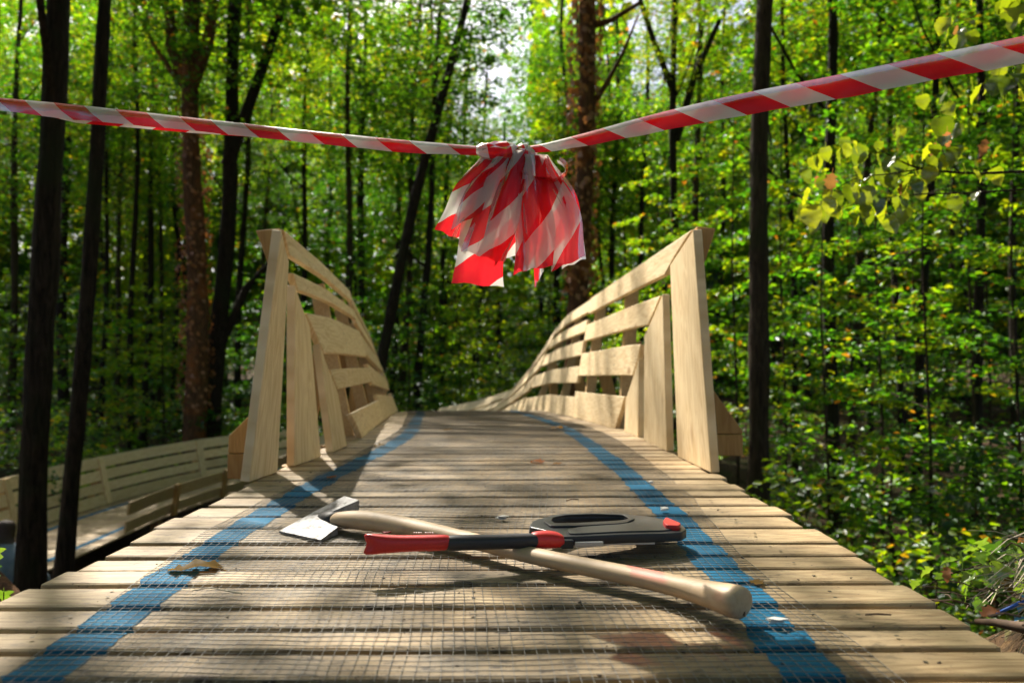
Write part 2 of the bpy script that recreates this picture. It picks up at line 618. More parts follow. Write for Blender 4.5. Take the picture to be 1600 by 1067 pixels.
def add_paint(pl, inv, xc, half, W, seed):
    """ragged sheet of blue paint on one plank, in the plank's own space"""
    rr = random.Random(seed)
    nrow = 9
    vs, fs = [], []
    yy = [-W / 2 - 0.0007, -W / 2 - 0.0003, -W / 2 + 0.0020, -W / 2 + 0.0058] + list(np.linspace(-W / 2 + 0.014, W / 2 - 0.0058, 3)) + [W / 2 - 0.0018, W / 2 + 0.0004]
    zz = [-0.0125, -0.0046, -0.0007, 0.0008, 0.0009, 0.0009, 0.0008, -0.0007, -0.0046]
    skew = inv
    a0, b0 = rr.uniform(-0.003, 0.003), rr.uniform(-0.003, 0.003)
    for j, y in enumerate(yy):
        a = xc(y) - half + a0 + rr.uniform(-0.0035, 0.0035)
        b = xc(y) + half + b0 + rr.uniform(-0.0035, 0.0035)
        for k in range(5):
            vs.append((a + (b - a) * k / 4, y, zz[j]))
    for j in range(nrow - 1):
        for k in range(4):
            fs.append((j * 5 + k, j * 5 + k + 1, (j + 1) * 5 + k + 1, (j + 1) * 5 + k))
    me = mesh_data('paint_mark', vs, fs, M['paint'])
    o = link('paint_mark', me, pl)
    return o


def add_plank(c, yaw, length, width, tilt=0.0, slope=0.0):
    o = link('plank', deck_me, deck, loc=c, rot=(slope, tilt, yaw))
    o.scale = (length / PLANK_L, width / PLANK_W, 1.0)
    return o


for i in range(len(stations) - 1):
    y0, y1 = stations[i], stations[i + 1]
    y = (y0 + y1) / 2
    gap = random.uniform(0.011, 0.018) if y < 2.5 else random.uniform(0.009, 0.014)
    w = (y1 - y0) - gap
    dl, dr = random.uniform(-0.012, 0.012), random.uniform(-0.012, 0.012)
    xl, xr = EL(y) + dl, ER(y) + dr
    e = 0.05
    tx = (EL(y + e) + ER(y + e) - EL(y - e) - ER(y - e)) / (4 * e)
    yaw = -math.atan(tx) * -1.0
    yaw = math.atan(-tx) + math.radians(random.uniform(0.3, 1.1) if y < 3 else random.uniform(-0.4, 0.8))
    slope = math.atan((EZ(y + e) - EZ(y - e)) / (2 * e))
    pl = add_plank(((xl + xr) / 2, y, EZ(y) + random.uniform(-0.0015, 0.0015)), yaw, (xr - xl) / math.cos(yaw), w, random.uniform(-0.002, 0.002), slope + random.uniform(-0.01, 0.01))
    cx = (xl + xr) / 2
    sxs, sys_ = pl.scale.x, pl.scale.y
    for B in (BL, BR):
        half = 0.031 + random.uniform(-0.002, 0.002)
        slope_b = (B(y + 0.03) - B(y - 0.03)) / 0.06

        def xc(yl, B=B, y=y, cx=cx, sxs=sxs, sys_=sys_, slope_b=slope_b):
            return (B(y) - cx + slope_b * yl * sys_) / sxs
        if y > 0.45:
            add_paint(pl, None, xc, half / sxs, PLANK_W, 1000 + i * 7 + (B is BR))

# loop planks
s = 0.1
k = 0
while s < 13.3:
    p, q = loop_p(s), loop_p(s + 0.05)
    d = Vector(q - p)
    yaw = math.atan2(d.y, d.x) - math.pi / 2
    pl = add_plank(Vector(p), yaw, 1.16, 0.128, 0, math.asin(d.z / d.length))
    for sgn in (-1, 1):
        add_paint(pl, None, lambda yl, sgn=sgn: sgn * 0.40, 0.035, PLANK_W, 5000 + k * 2 + sgn)
    s += 0.14
    k += 1

# joists and legs under the deck
for off in (0.16, 0.5, 0.84):
    m = MB()
    ys = list(np.arange(-0.2, 9.9, 0.45))
    for a, b in zip(ys[:-1], ys[1:]):
        pa = (EL(a) * (1 - off) + ER(a) * off, a, EZ(a) - 0.075)
        pb = (EL(b) * (1 - off) + ER(b) * off, b + 0.01, EZ(b) - 0.075)
        m.beam(pa, pb, 0.05, 0.10)
    m.build('joist', M['beam'], deck)
for y in (1.6, 3.6, 5.6, 7.6, 9.4):
    for E, sg in ((EL, 0.08), (ER, -0.08)):
        x = E(y) + sg
        g = float(ground_z(x, y))
        if EZ(y) - 0.12 - g > 0.2:
            m = MB()
            m.beam((x, y, g - 0.1), (x, y, EZ(y) - 0.125), 0.10, 0.10, Vector((0, 1, 0)))
            m.build('support_leg', M['beam'], deck)
for s in (3.0, 5.0, 7.0, 9.0, 11.0, 13.0):
    p, q = Vector(loop_p(s)), Vector(loop_p(s + 0.05))
    d = (q - p).normalized()
    side = Vector((d.y, -d.x, 0))
    for sg in (-0.45, 0.45):
        c = p + side * sg
        m = MB()
        m.beam((c.x, c.y, float(ground_z(c.x, c.y)) - 0.1), (c.x, c.y, c.z - 0.026), 0.10, 0.10, Vector((0, 1, 0)))
        m.build('support_leg', M['beam'], deck)

# ------------------------------------------------------------------ walls as ruled surfaces
class Wall:
    def __init__(self, st, base, top, out, straight=False):
        ba, ta = np.array(base, float), np.array(top, float)
        if straight:
            self.b = lambda s: np.array([np.interp(s, st, ba[:, k]) for k in range(3)])
            self.t = lambda s: np.array([np.interp(s, st, ta[:, k]) for k in range(3)])
        else:
            self.b, self.t = spline(st, base), spline(st, top)
        self.out = out

    def p(self, s, u):
        a, b = self.b(s), self.t(s)
        return Vector(a * (1 - u) + b * u)

    def nrm(self, s, u):
        e = 0.02
        ds = self.p(s + e, u) - self.p(s - e, u)
        du = self.p(s, 1) - self.p(s, 0)
        n = ds.cross(du).normalized() * self.out
        return n

    def patch(self, name, parent, mat, f, ns, nu, thick=0.022, lift=0.0, up=False):
        """f(a, b) with a along the board and b across, both 0..1, gives (s, u)"""
        vs, uv = [], []
        o0 = random.uniform(0, 30)
        s00, u00 = f(0, 0)
        for lay in (0, 1):
            for i in range(ns + 1):
                for j in range(nu + 1):
                    s, u = f(i / ns, j / nu)
                    p = self.p(s, u) + self.nrm(s, u) * (lift + lay * thick)
                    vs.append(p)
                    L = (self.p(s, 0) - self.p(s, 1)).length
                    uv.append((u * L + o0, s + o0) if up else (s + o0, u * L + o0 + lay * 0.02))
        N = (ns + 1) * (nu + 1)
        I = lambda l, i, j: l * N + i * (nu + 1) + j
        fs = []
        for i in range(ns):
            for j in range(nu):
                fs.append((I(0, i, j), I(0, i + 1, j), I(0, i + 1, j + 1), I(0, i, j + 1)))
                fs.append((I(1, i, j), I(1, i, j + 1), I(1, i + 1, j + 1), I(1, i + 1, j)))
        for i in range(ns):
            fs.append((I(0, i, 0), I(1, i, 0), I(1, i + 1, 0), I(0, i + 1, 0)))
            fs.append((I(0, i, nu), I(0, i + 1, nu), I(1, i + 1, nu), I(1, i, nu)))
        for j in range(nu):
            fs.append((I(0, 0, j), I(0, 0, j + 1), I(1, 0, j + 1), I(1, 0, j)))
            fs.append((I(0, ns, j), I(1, ns, j), I(1, ns, j + 1), I(0, ns, j + 1)))
        if self.out < 0:
            fs = [tuple(reversed(q)) for q in fs]
        o = link(name, mesh_data(name, vs, fs, mat, False, uv), parent)
        bevel(o, 0.0022, 1)
        return o

    def rib(self, parent, s, foot=0.20, ground=False, h=0.92, braced=True, d0=0.026):
        n = self.nrm(s, 0.5)
        hz = Vector((n.x, n.y, 0)).normalized()
        a = self.p(s, 0.0) + self.nrm(s, 0.0) * (d0 + 0.028) - Vector((0, 0, 0.10))
        b = self.p(s, h) + self.nrm(s, h) * (d0 + 0.028)
        m = MB()
        m.beam(a, b, 0.045, 0.055, n)
        m.build('rib', M['beam'], parent)
        if braced:
            ft = self.p(s, 0) + hz * (foot + 0.06) - Vector((0, 0, 0.06))
            m = MB()
            tp = self.p(s, h * 0.62) + self.nrm(s, 0.5) * (d0 + 0.06)
            off = self.b(s + 0.02) - self.b(s - 0.02)
            off = Vector(off).normalized() * 0.046
            m.beam(ft + off, tp + off, 0.04, 0.07, n)
            m.build('brace', M['gusset'], parent)
            m = MB()
            m.beam(self.p(s, 0) - hz * 0.25 - Vector((0, 0, 0.155)) - off, ft + hz * 0.05 - Vector((0, 0, 0.09)) - off, 0.045, 0.09)
            m.build('cross_beam', M['gusset'], parent)


def pw(pts):
    xs, ys = [p[0] for p in pts], [p[1] for p in pts]
    return lambda v: float(np.interp(v, xs, ys))


# right wall
RW = Wall([1.9, 3.0, 4.46, 6.0, 6.77, 7.6, 8.5, 10.0, 11.5],
          [(0.525, 1.93, 0.002), (0.468, 3.0, 0.0), (0.362, 4.5, -0.062), (0.245, 6.0, -0.135), (0.06, 6.8, -0.22), (-0.16, 7.6, -0.34), (-0.42, 8.5, -0.5), (-0.9, 10.0, -0.8), (-1.75, 11.5, -1.1)],
          [(0.487, 1.96, 0.652), (0.492, 3.0, 0.662), (0.478, 4.5, 0.66), (0.445, 6.0, 0.645), (0.43, 6.8, 0.60), (0.20, 7.6, 0.20), (0.0, 8.5, -0.08), (-0.50, 10.0, -0.30), (-1.15, 11.5, -0.50)], 1, True)
LW = Wall([1.79, 2.3, 2.7, 3.91, 6.01, 8.0],
          [(-0.642, 1.79, 0.002), (-0.575, 2.3, 0.002), (-0.553, 2.7, 0.002), (-0.685, 3.95, -0.035), (-0.925, 6.0, -0.135), (-1.38, 8.0, -0.40)],
          [(-0.572, 1.82, 0.627), (-0.648, 2.3, 0.645), (-0.70, 2.7, 0.652), (-0.875, 3.95, 0.662), (-1.15, 6.0, 0.47), (-1.42, 8.0, -0.05)], -1, True)
for W_ in (RW, LW):
    pass

rw = thing('side_wall', 'slatted wooden side wall with dappled sun, beside the right blue line', 'side wall', (0.5, 2.5, 0))
lw = thing('side_wall', 'slatted wooden side wall in shade, beside the left blue line', 'side wall', (-0.6, 2.5, 0))
for o in (rw, lw):
    o.location = (0, 0, 0)


def wall_build(W_, root, boards, uend, rows, ribs, end):
    send = lambda u: float(np.interp(u, [a[1] for a in reversed(uend)], [a[0] for a in reversed(uend)]))
    ue = pw(uend)
    for (s0, s1) in boards:
        W_.patch('board', root, M['wall'], lambda a, b, s0=s0, s1=s1: (s0 + (s1 - s0) * b, a * ue(s0 + (s1 - s0) * b)), 6, 2, 0.024, 0.0, True)
    for sec in rows:
        sa, sb, rr, ns = sec
        for (u0, u1) in rr:
            dj = random.uniform(-0.03, 0.03)

            def f(a, b, sa=sa, sb=sb, u0=u0, u1=u1, dj=dj):
                u = u0 + (u1 - u0) * b
                st = send(u) + 0.035 if sa is None else sa + dj
                return (st + (sb + dj - st) * a, u)
            W_.patch('wall_plank', root, M['wall'], f, ns, 2, 0.022, random.uniform(-0.003, 0.004) + (0.004 if sa else 0))
    for r in ribs:
        W_.rib(root, r)


wall_build(RW, rw, [(1.915, 2.24), (2.37, 2.70), (2.80, 3.05)],
           [(1.9, 1.0), (2.285, 0.89), (2.377, 0.77), (2.74, 0.56), (2.785, 0.47), (3.05, 0.2), (3.2, 0.0)],
           [(None, 4.45, [(0.0, 0.215), (0.35, 0.535), (0.64, 0.775), (0.87, 1.0)], 8),
            (4.47, 6.75, [(0.0, 0.17), (0.29, 0.43), (0.525, 0.65), (0.725, 0.825), (0.895, 1.0)], 8),
            (6.78, 9.0, [(0.0, 0.2), (0.27, 0.45), (0.52, 0.70), (0.78, 1.0)], 8),
            (9.02, 11.4, [(0.0, 0.2), (0.27, 0.45), (0.52, 0.70), (0.74, 1.0)], 8)],
           [3.3, 4.3, 5.4, 6.5, 7.8, 9.2, 10.6], 11.5)
wall_build(LW, lw, [(1.80, 1.955), (2.06, 2.25), (2.36, 2.52)],
           [(1.79, 1.0), (1.955, 0.89), (2.06, 0.80), (2.25, 0.62), (2.36, 0.54), (2.52, 0.28), (2.74, 0.0)],
           [(None, 3.9, [(0.0, 0.155), (0.30, 0.405), (0.49, 0.685), (0.78, 0.85), (0.915, 1.0)], 8),
            (3.92, 6.0, [(0.0, 0.2), (0.28, 0.44), (0.52, 0.68), (0.75, 0.86), (0.9, 1.0)], 8),
            (6.02, 7.9, [(0.0, 0.25), (0.35, 0.6), (0.7, 1.0)], 6)],
           [2.9, 3.7, 4.7, 5.8, 7.2], 8)

# end gussets and studs at the near end of each wall
def plate(root, name, pts, Y, th=0.032, mat='gusset'):
    m = MB()
    m.prism([at_y(px, py, Y) for px, py in pts], (0, th, 0))
    o = m.build(name, M[mat], root)
    # make sure that faces look outwards
    bevel(o, 0.002, 1)
    return o


plate(lw, 'gusset', [(433, 357), (399, 360), (404, 372), (426, 434), (430, 434), (437, 357)], 1.84)
plate(lw, 'gusset', [(402, 636), (357, 681), (356, 708), (424, 708), (428, 608)], 1.93)
plate(lw, 'cross_beam', [(355, 709), (355, 748), (423, 748), (424, 709)], 1.925, 0.05)
plate(rw, 'gusset', [(1091, 354), (1118, 357), (1116, 366), (1100, 414), (1095, 414), (1089, 354)], 2.02)
plate(rw, 'gusset', [(1098, 586), (1160, 672), (1160, 678), (1102, 678)], 2.12)
plate(rw, 'cross_beam', [(1161, 679), (1161, 712), (1102, 712), (1102, 679)], 2.115, 0.05)

# lower loop: outer wall and inner rail
def offset_path(off, z):
    st = list(np.arange(1.2, 13.41, 0.4))
    out = []
    for s in st:
        p, q = Vector(loop_p(s - 0.05)), Vector(loop_p(s + 0.05))
        d = (q - p)
        side = Vector((-d.y, d.x, 0)).normalized()
        c = Vector(loop_p(s)) + side * off
        out.append((c.x, c.y, c.z + z))
    return st, out


st, ob = offset_path(-0.60, 0.003)
_, ot = offset_path(-0.74, 0.62)
OW = Wall(st, ob, ot, 1)
n_test = OW.nrm(8, 0.5)
cdir = Vector(ob[10]) - Vector(loop_p(st[10]))
if n_test.dot(Vector((cdir.x, cdir.y, 0))) < 0:
    OW.out = -1
ow = thing('side_wall', 'long pale plank wall curving behind the low loop of the track', 'side wall')
for a in np.arange(1.3, 13.2, 1.7):
    for (u0, u1) in ((0.0, 0.225), (0.265, 0.46), (0.51, 0.72), (0.77, 1.0)):
        sb = min(a + 1.69, 13.3)
        OW.patch('wall_plank', ow, M['wall'], lambda x, b, a=a, sb=sb, u0=u0, u1=u1: (a + (sb - a) * x, u0 + (u1 - u0) * b), 5, 1, 0.022, random.uniform(-0.002, 0.006))
    OW.rib(ow, min(a + 1.66, 13.2), h=0.97)
    OW.patch('post', ow, M['wall'], lambda x, b, a=a: (min(a + 1.62, 13.1) + 0.09 * b, x * 0.98), 3, 1, 0.02, -0.022, True)
st, ob = offset_path(0.58, 0.003)
_, ot = offset_path(0.63, 0.36)
IW = Wall(st, ob, ot, 1)
cdir = Vector(ob[10]) - Vector(loop_p(st[10]))
if IW.nrm(st[10], 0.5).dot(Vector((cdir.x, cdir.y, 0))) < 0:
    IW.out = -1
iw = thing('side_rail', 'low plank rail in shade-brown wood along the near side of the low loop', 'side rail')
for a in np.arange(3.1, 8.0, 1.25):
    sb = min(a + 1.24, 13.3)
    for (u0, u1) in ((0.05, 0.4), (0.6, 1.0)):
        IW.patch('rail_plank', iw, M['beam'], lambda x, b, a=a, sb=sb, u0=u0, u1=u1: (a + (sb - a) * x, u0 + (u1 - u0) * b), 4, 1, 0.022, random.uniform(-0.002, 0.004))  # beam brown stands in for shade on the rail's outer face
    IW.patch('post', iw, M['gusset'], lambda x, b, a=a: (a + 0.02 + 0.08 * b, x * 1.08), 2, 1, 0.05, 0.024, True)

# ------------------------------------------------------------------ wire mesh laid on the deck
ML = spline([0.4, 0.7, 1.35, 1.9, 2.9, 4.2, 6, 7.2], [-0.475, -0.485, -0.535, -0.51, -0.47, -0.61, -0.86, -1.1])
MR = spline([0.4, 0.7, 1.04, 1.67, 2.5, 3.5, 6, 7.2], [0.37, 0.371, 0.352, 0.395, 0.39, 0.335, 0.085, -0.15])


def wires():
    V, Fc = [], []
    cell = 0.0125
    ncol = 70
    rad = 0.00046

    def sag(x, y):
        return EZ(y) + 0.0016 + 0.0022 * (0.5 + 0.5 * math.sin(x * 9 + 2.1 * math.sin(y * 5.0))) + 0.0012 * math.sin(y * 23 + x * 6)

    def pt(a, y):
        l, r = ML(y), MR(y)
        x = l + (r - l) * a
        x += 0.0009 * math.sin(y * 19 + a * 40) + 0.0006 * math.sin(y * 47 + a * 90)
        yy = y + 0.004 * math.sin(a * 7 + y * 3) + 0.0012 * math.sin(a * 55 + y * 31)
        return Vector((x, yy, sag(x, y)))

    def strand(pts, s):
        b = len(V)
        for p in pts:
            for k in range(3):
                an = 2 * math.pi * k / 3 + 0.5
                V.append((p.x + s.x * math.cos(an) * rad, p.y + s.y * math.cos(an) * rad, p.z + math.sin(an) * rad))
        for i in range(len(pts) - 1):
            for k in range(3):
                Fc.append((b + i * 3 + k, b + i * 3 + (k + 1) % 3, b + (i + 1) * 3 + (k + 1) % 3, b + (i + 1) * 3 + k))
    ys = np.concatenate([np.arange(0.42, 2.4, 0.025), np.arange(2.4, 7.0, 0.07)])
    for c in range(ncol + 1):
        strand([pt(c / ncol, y) for y in ys], Vector((1, 0, 0)))
    y = 0.43
    while y < 6.8:
        strand([pt(a, y) + Vector((0, 0, 0.0006)) for a in np.linspace(0, 1, 29)], Vector((0, 1, 0)))
        y += cell if y < 3.5 else cell * 1.6
    return fast_mesh('wire_mesh', V, Fc, M['wire'], False, 4)


tag(link('wire_mesh', wires()), 'fine square wire mesh laid along the middle of the plank deck', 'wire mesh', kind='thing')

# ------------------------------------------------------------------ tools
def mat_steel():
    t = NT('axe_steel')
    tc = t.n('TexCoord')
    n = t.noise(t.vec(tc.outputs['Object'], (200, 24, 60)), 1.0, 4, 0.6)
    n2 = t.noise(tc.outputs['Object'], 45.0, 5, 0.7)
    col = t.mix(t.ramp(n, [(0.3, 0.0), (0.7, 1.0)]), (0.24, 0.235, 0.23), (0.36, 0.355, 0.35))
    col = t.mix(t.math('MULTIPLY', t.ramp(n2, [(0.50, 0.0), (0.62, 1.0)]), 0.8), col, (0.08, 0.065, 0.05))
    t.principled(col, t.ramp(n2, [(0.3, 0.5), (0.7, 0.68)]), t.bump(n, 0.15, 0.001), 0.4)
    return t.m


def mat_haft():
    t = NT('axe_haft_wood')
    tc = t.n('TexCoord')
    g = t.n('NewGeometry')
    sp = t.n('SeparateXYZ')
    t.l(g.outputs['Position'], sp.inputs[0])
    rot = t.n('Mapping')
    rot.inputs['Rotation'].default_value = (0, 0, math.radians(39))
    t.l(tc.outputs['Object'], rot.inputs['Vector'])
    n = t.noise(t.vec(rot.outputs[0], (9, 120, 120)), 1.0, 4, 0.6)
    n2 = t.noise(tc.outputs['Object'], 38.0, 5, 0.65)
    col = t.mix(t.ramp(n, [(0.3, 0.0), (0.75, 1.0)]), (0.50, 0.37, 0.235), (0.40, 0.275, 0.155))
    col = t.mix(t.math('MULTIPLY', t.ramp(n2, [(0.56, 0.0), (0.75, 1.0)]), 0.5), col, (0.25, 0.19, 0.13))
    n3 = t.noise(tc.outputs['Object'], 70.0, 3, 0.5)
    xe = t.math('ADD', sp.outputs[0], t.math('MULTIPLY', t.math('SUBTRACT', n3, 0.5), 0.012))
    red = t.math('MULTIPLY', t.ramp(xe, [(0.149, 0.0), (0.153, 1.0)]), t.ramp(xe, [(0.188, 1.0), (0.196, 0.0)]))
    top = t.ramp(sp.outputs[2], [(0.026, 0.0), (0.034, 1.0)])
    col = t.mix(t.math('MULTIPLY', t.math('MULTIPLY', red, top), 0.75), col, (0.62, 0.14, 0.11))
    t.principled(col, 0.55, t.bump(n, 0.15, 0.001), spec=0.35)
    return t.m


M['steel'] = mat_steel()
M['haft'] = mat_haft()
M['red_plastic'] = mat_simple('red_plastic', (0.55, 0.018, 0.016), 0.42, 0, 300, (0.48, 0.014, 0.014), 0.05)
M['rubber'] = mat_simple('black_rubber', (0.018, 0.018, 0.021), 0.55, 0, 200, (0.024, 0.024, 0.027), 0.05)
M['black_plastic'] = mat_simple('black_plastic', (0.012, 0.0125, 0.0145), 0.38, 0, 400, (0.016, 0.017, 0.019), 0.08)
M['grey_plastic'] = mat_simple('grey_plastic', (0.024, 0.026, 0.025), 0.42, 0, 400, (0.030, 0.032, 0.030), 0.08)
M['blade'] = mat_simple('saw_blade', (0.50, 0.49, 0.46), 0.4, 0.6)
M['white_print'] = mat_simple('white_print', (0.7, 0.66, 0.62), 0.5)

axe = thing('axe', 'wood-handled axe lying across the deck under the red and black saw', 'axe')
hp = [(436, 829, .0075), (501, 843, .0075), (528, 823, .020), (515, 812, .026), (505, 808, .028), (505, 803, .030), (521, 798, .034), (561, 781, .040), (538, 774.5, .040), (487, 801, .026)]
pa_, pb_, pc_ = at_z(*hp[0]), at_z(*hp[1]), at_z(*hp[8])
hn = (pb_ - pa_).cross(pc_ - pa_).normalized()
top = []
for q in hp:
    r_ = ray(q[0], q[1])
    c_ = Vector((0, 0, CAM_H))
    top.append(c_ + r_ * ((pa_ - c_).dot(hn) / r_.dot(hn)))
bot = [Vector((p.x, p.y, 0.0042)) for p in top]
m = MB()
fs = [(0, 1, 2, 3, 4, 9), (9, 4, 5, 6, 8), (6, 7, 8)]
n = len(top)
m.add(top + bot, [f for f in fs] + [tuple(n + i for i in reversed(f)) for f in fs] + [((k + 1) % n, k, n + k, n + (k + 1) % n) for k in range(n)])
head = m.build('axe_head', M['steel'], axe)
bevel(head, 0.0018, 2)
cl = [(524, 810, .0225, .0105, .016), (530, 810.5, .024, .0125, .019), (548, 811, .026, .0155, .0215), (580, 813, .0275, .0172, .0235), (622, 820, .027, .0160, .022), (665, 828, .026, .0135, .019), (720, 840, .025, .0118, .0165), (800, 860, .024, .0114, .0155), (850, 872, .024, .0116, .0155), (925, 887, .024, .0118, .0158), (1000, 902, .024, .012, .016), (1060, 915, .0245, .0128, .0165), (1105, 927, .0265, .0150, .0185), (1135, 935, .0285, .0178, .0212), (1155, 941, .030, .0192, .0228), (1162, 943, .030, .0165, .0200)]
m = MB()
m.tube([at_z(a, b, c) for a, b, c, _, _ in cl], [(q, r) for *_, q, r in cl], 20, True, up=Vector((0.55, 0.83, 0)))
haft = m.build('handle', M['haft'], axe, True)
haft_ = haft
M['eye_shade'] = mat_simple('eye_shade', (0.03, 0.027, 0.025), 0.6)  # dark ring put in for the shade at the head's eye
mc = MB()
mc.tube([at_z(507, 808, .018), at_z(516, 809, .0205), at_z(528, 811, .0225)], [(.010, .015), (.0112, .0168), (.0118, .0172)], 14, True, up=Vector((0.55, 0.83, 0)))
mc.build('eye_shade_ring', M['eye_shade'], axe, True)
haft.modifiers.new('sub', 'SUBSURF').render_levels = 1
m = MB()
e0 = at_z(1163.5, 943.2, 0.028)
ed = (at_z(1162, 943, .028) - at_z(1135, 935, .027)).normalized()
m.beam(e0 + Vector((0.004, 0.006, 0.012)) + ed * 0.0005, e0 + Vector((-0.003, -0.004, -0.012)) + ed * 0.0005, 0.003, 0.0015, ed)
m.build('end_crack', mat_simple('crack_dark', (0.06, 0.035, 0.02), 0.9), haft)

# saw: local frame (u along the tool, v away from the camera, w up)
SO, SE = Vector((-0.195, 1.005, 0.0515)), Vector((0.262, 1.115, 0.030))
su = (SE - SO).normalized()
sv = (Vector((0, 0, 1)).cross(su)).normalized()
sw = su.cross(sv).normalized()


def on_saw(px, py, w=0.0):
    r = ray(px, py)
    o = Vector((0, 0, CAM_H))
    t_ = ((SO + sw * w) - o).dot(sw) / r.dot(sw)
    q = o + r * t_ - SO
    return (q.dot(su), q.dot(sv))


saw_mat = Matrix(((su.x, sv.x, sw.x, SO.x), (su.y, sv.y, sw.y, SO.y), (su.z, sv.z, sw.z, SO.z), (0, 0, 0, 1)))
saw = thing('hand_saw', 'black framed saw with a red and black handle resting on the axe', 'saw')
saw.matrix_world = saw_mat


def curve_plate(name, loops, half, bev, mat, parent, w=0.0, smooth_res=6):
    cu = bpy.data.curves.new(name, 'CURVE')
    cu.dimensions = '2D'
    cu.fill_mode = 'BOTH'
    cu.extrude = half
    cu.bevel_depth = bev
    cu.bevel_resolution = 2
    cu.offset = -bev
    for lp in loops:
        # resample with a light rounding
        P = [Vector(p) for p in lp]
        for _ in range(2):
            Q = []
            for i in range(len(P)):
                a, b = P[i], P[(i + 1) % len(P)]
                Q += [a * 0.88 + b * 0.12, a * 0.12 + b * 0.88]
            P = Q
        sp = cu.splines.new('POLY')
        sp.points.add(len(P) - 1)
        for pt_, p in zip(sp.points, P):
            pt_.co = (p[0], p[1], 0, 1)
        sp.use_cyclic_u = True
    ob = bpy.data.objects.new(name + '_curve', cu)
    COL.objects.link(ob)
    bpy.context.view_layer.update()
    me = bpy.data.meshes.new_from_object(ob.evaluated_get(bpy.context.evaluated_depsgraph_get()))
    bpy.data.objects.remove(ob)
    bpy.data.curves.remove(cu)
    me.materials.clear()
    me.materials.append(mat)
    o = link(name, me, parent, loc=(0, 0, w))
    return o


outer = [on_saw(*p) for p in [(880, 845.5), (975, 841), (1045, 839.5), (1066, 837.5), (1073, 833), (1068, 827), (1048, 819), (1012, 811.5), (980, 809), (912, 809), (857, 812), (832, 819), (826, 829), (850, 834)]]
hole = [on_saw(*p) for p in [(861, 822), (866, 826), (905, 825.5), (970, 821.5), (982, 818.5), (974, 812.8), (930, 811.2), (885, 812.8), (864, 817)]]
frame_o = curve_plate('frame', [outer, hole], 0.0048, 0.002, M['black_plastic'], saw, -0.0005)
panel = [on_saw(*p) for p in [(890, 842.5), (975, 838), (1040, 836.5), (1060, 832), (1040, 822), (1008, 815.5), (994, 819), (986, 824), (960, 827), (905, 831), (885, 835)]]
curve_plate('side_panel', [panel], 0.0010, 0.0006, M['grey_plastic'], frame_o, 0.0073)
ridge_o = [on_saw(*p) for p in [(849, 823), (860, 831), (905, 830), (975, 826), (993, 818.5), (979, 810.3), (930, 809.8), (880, 810.8), (856, 815)]]
curve_plate('window_rim', [ridge_o, hole], 0.0014, 0.0007, M['black_plastic'], frame_o, 0.0079)
knob = [on_saw(*p) for p in [(1035, 827), (1040, 834), (1060, 835), (1064, 831), (1040, 820.5)]]
curve_plate('clamp_knob', [knob], 0.0030, 0.0012, M['red_plastic'], saw, 0.0100)
u0, v0 = on_saw(898, 845.5)
u1, _ = on_saw(941, 844)
m = MB()
m.box(((u0 + u1) / 2, v0 - 0.0005, -0.004), (u1 - u0, 0.004, 0.007))
bevel(m.build('blade', M['blade'], saw), 0.001)
u2, _ = on_saw(1030, 842)
m = MB()
m.box(((u1 + u2) / 2, v0 + 0.022, -0.0085), (u2 - u1, 0.0012, 0.006))
m.build('saw_blade', M['blade'], saw)
m = MB()
ua, va = on_saw(886, 846)
m.box((ua, va + 0.001, -0.0035), (0.020, 0.008, 0.013))
bevel(m.build('blade_clamp', M['black_plastic'], saw), 0.002)


def grip(name, secs, mat, notch=False, n=22):
    """secs: (u, v, w, half height, half width)"""
    vs, fs = [], []
    for i, (u, v, w, hh, hw) in enumerate(secs):
        for k in range(n):
            a = 2 * math.pi * k / n
            cz, sy = math.sin(a), math.cos(a)
            ex = 0.0
            if notch and i == 0:
                ex = -0.020 * abs(cz) ** 2.2 + 0.006
            elif notch and i == 1:
                ex = -0.008 * abs(cz) ** 2.2
            vs.append((u + ex, v + hw * math.copysign(abs(sy) ** 0.8, sy), w + hh * math.copysign(abs(cz) ** 0.85, cz)))
    for i in range(len(secs) - 1):
        for k in range(n):
            fs.append((i * n + k, (i + 1) * n + k, (i + 1) * n + (k + 1) % n, i * n + (k + 1) % n))
    fs.append(tuple(range(n)))
    b = (len(secs) - 1) * n
    fs.append(tuple(b + k for k in reversed(range(n))))
    me = mesh_data(name, vs, [tuple(reversed(f)) for f in fs], mat, True)
    o = link(name, me, saw)
    o.modifiers.new('sub', 'SUBSURF').render_levels = 1
    return o


def uvw(px, py):
    return on_saw(px, py, 0.0)


gl_ = [(577, 852, .0152, .0085), (590, 852, .0142, .009), (608, 852, .0118, .0095), (640, 851, .0108, .0098), (680, 850, .0110, .0102), (709, 849, .0112, .0105)]
red_secs = [(*uvw(a, b), 0.002, c, d) for a, b, c, d in gl_]
redp = grip('handle_butt', red_secs, M['red_plastic'], True)
bl_ = [(690, 849, .0096, .0096), (703, 849, .0106, .0107), (712, 849, .0108, .0109), (740, 848, .0104, .011), (790, 847, .0104, .011), (830, 845, .0104, .011), (842, 845, .010, .0105)]
grip('handle_grip', [(*uvw(a, b), 0.001, c, d) for a, b, c, d in bl_], M['rubber'])
rc_ = [(826, 845, .0108, .0112), (838, 844, .0125, .0125), (852, 843, .0132, .0135), (868, 843, .0120, .0135), (882, 845, .0085, .012)]
grip('handle_collar', [(*uvw(a, b), 0.0005, c, d) for a, b, c, d in rc_], M['red_plastic'])
m = MB()
u0, v0 = uvw(596, 845)
m.prism([(u0, v0 - 0.002, 0.0122), (u0 + 0.013, v0 - 0.0032, 0.0128), (u0 + 0.003, v0 - 0.0075, 0.0118)], (0, 0, 0.0014))
m.build('lanyard_hole', mat_simple('hole_dark', (0.12, 0.004, 0.004), 0.8), redp)
m = MB()
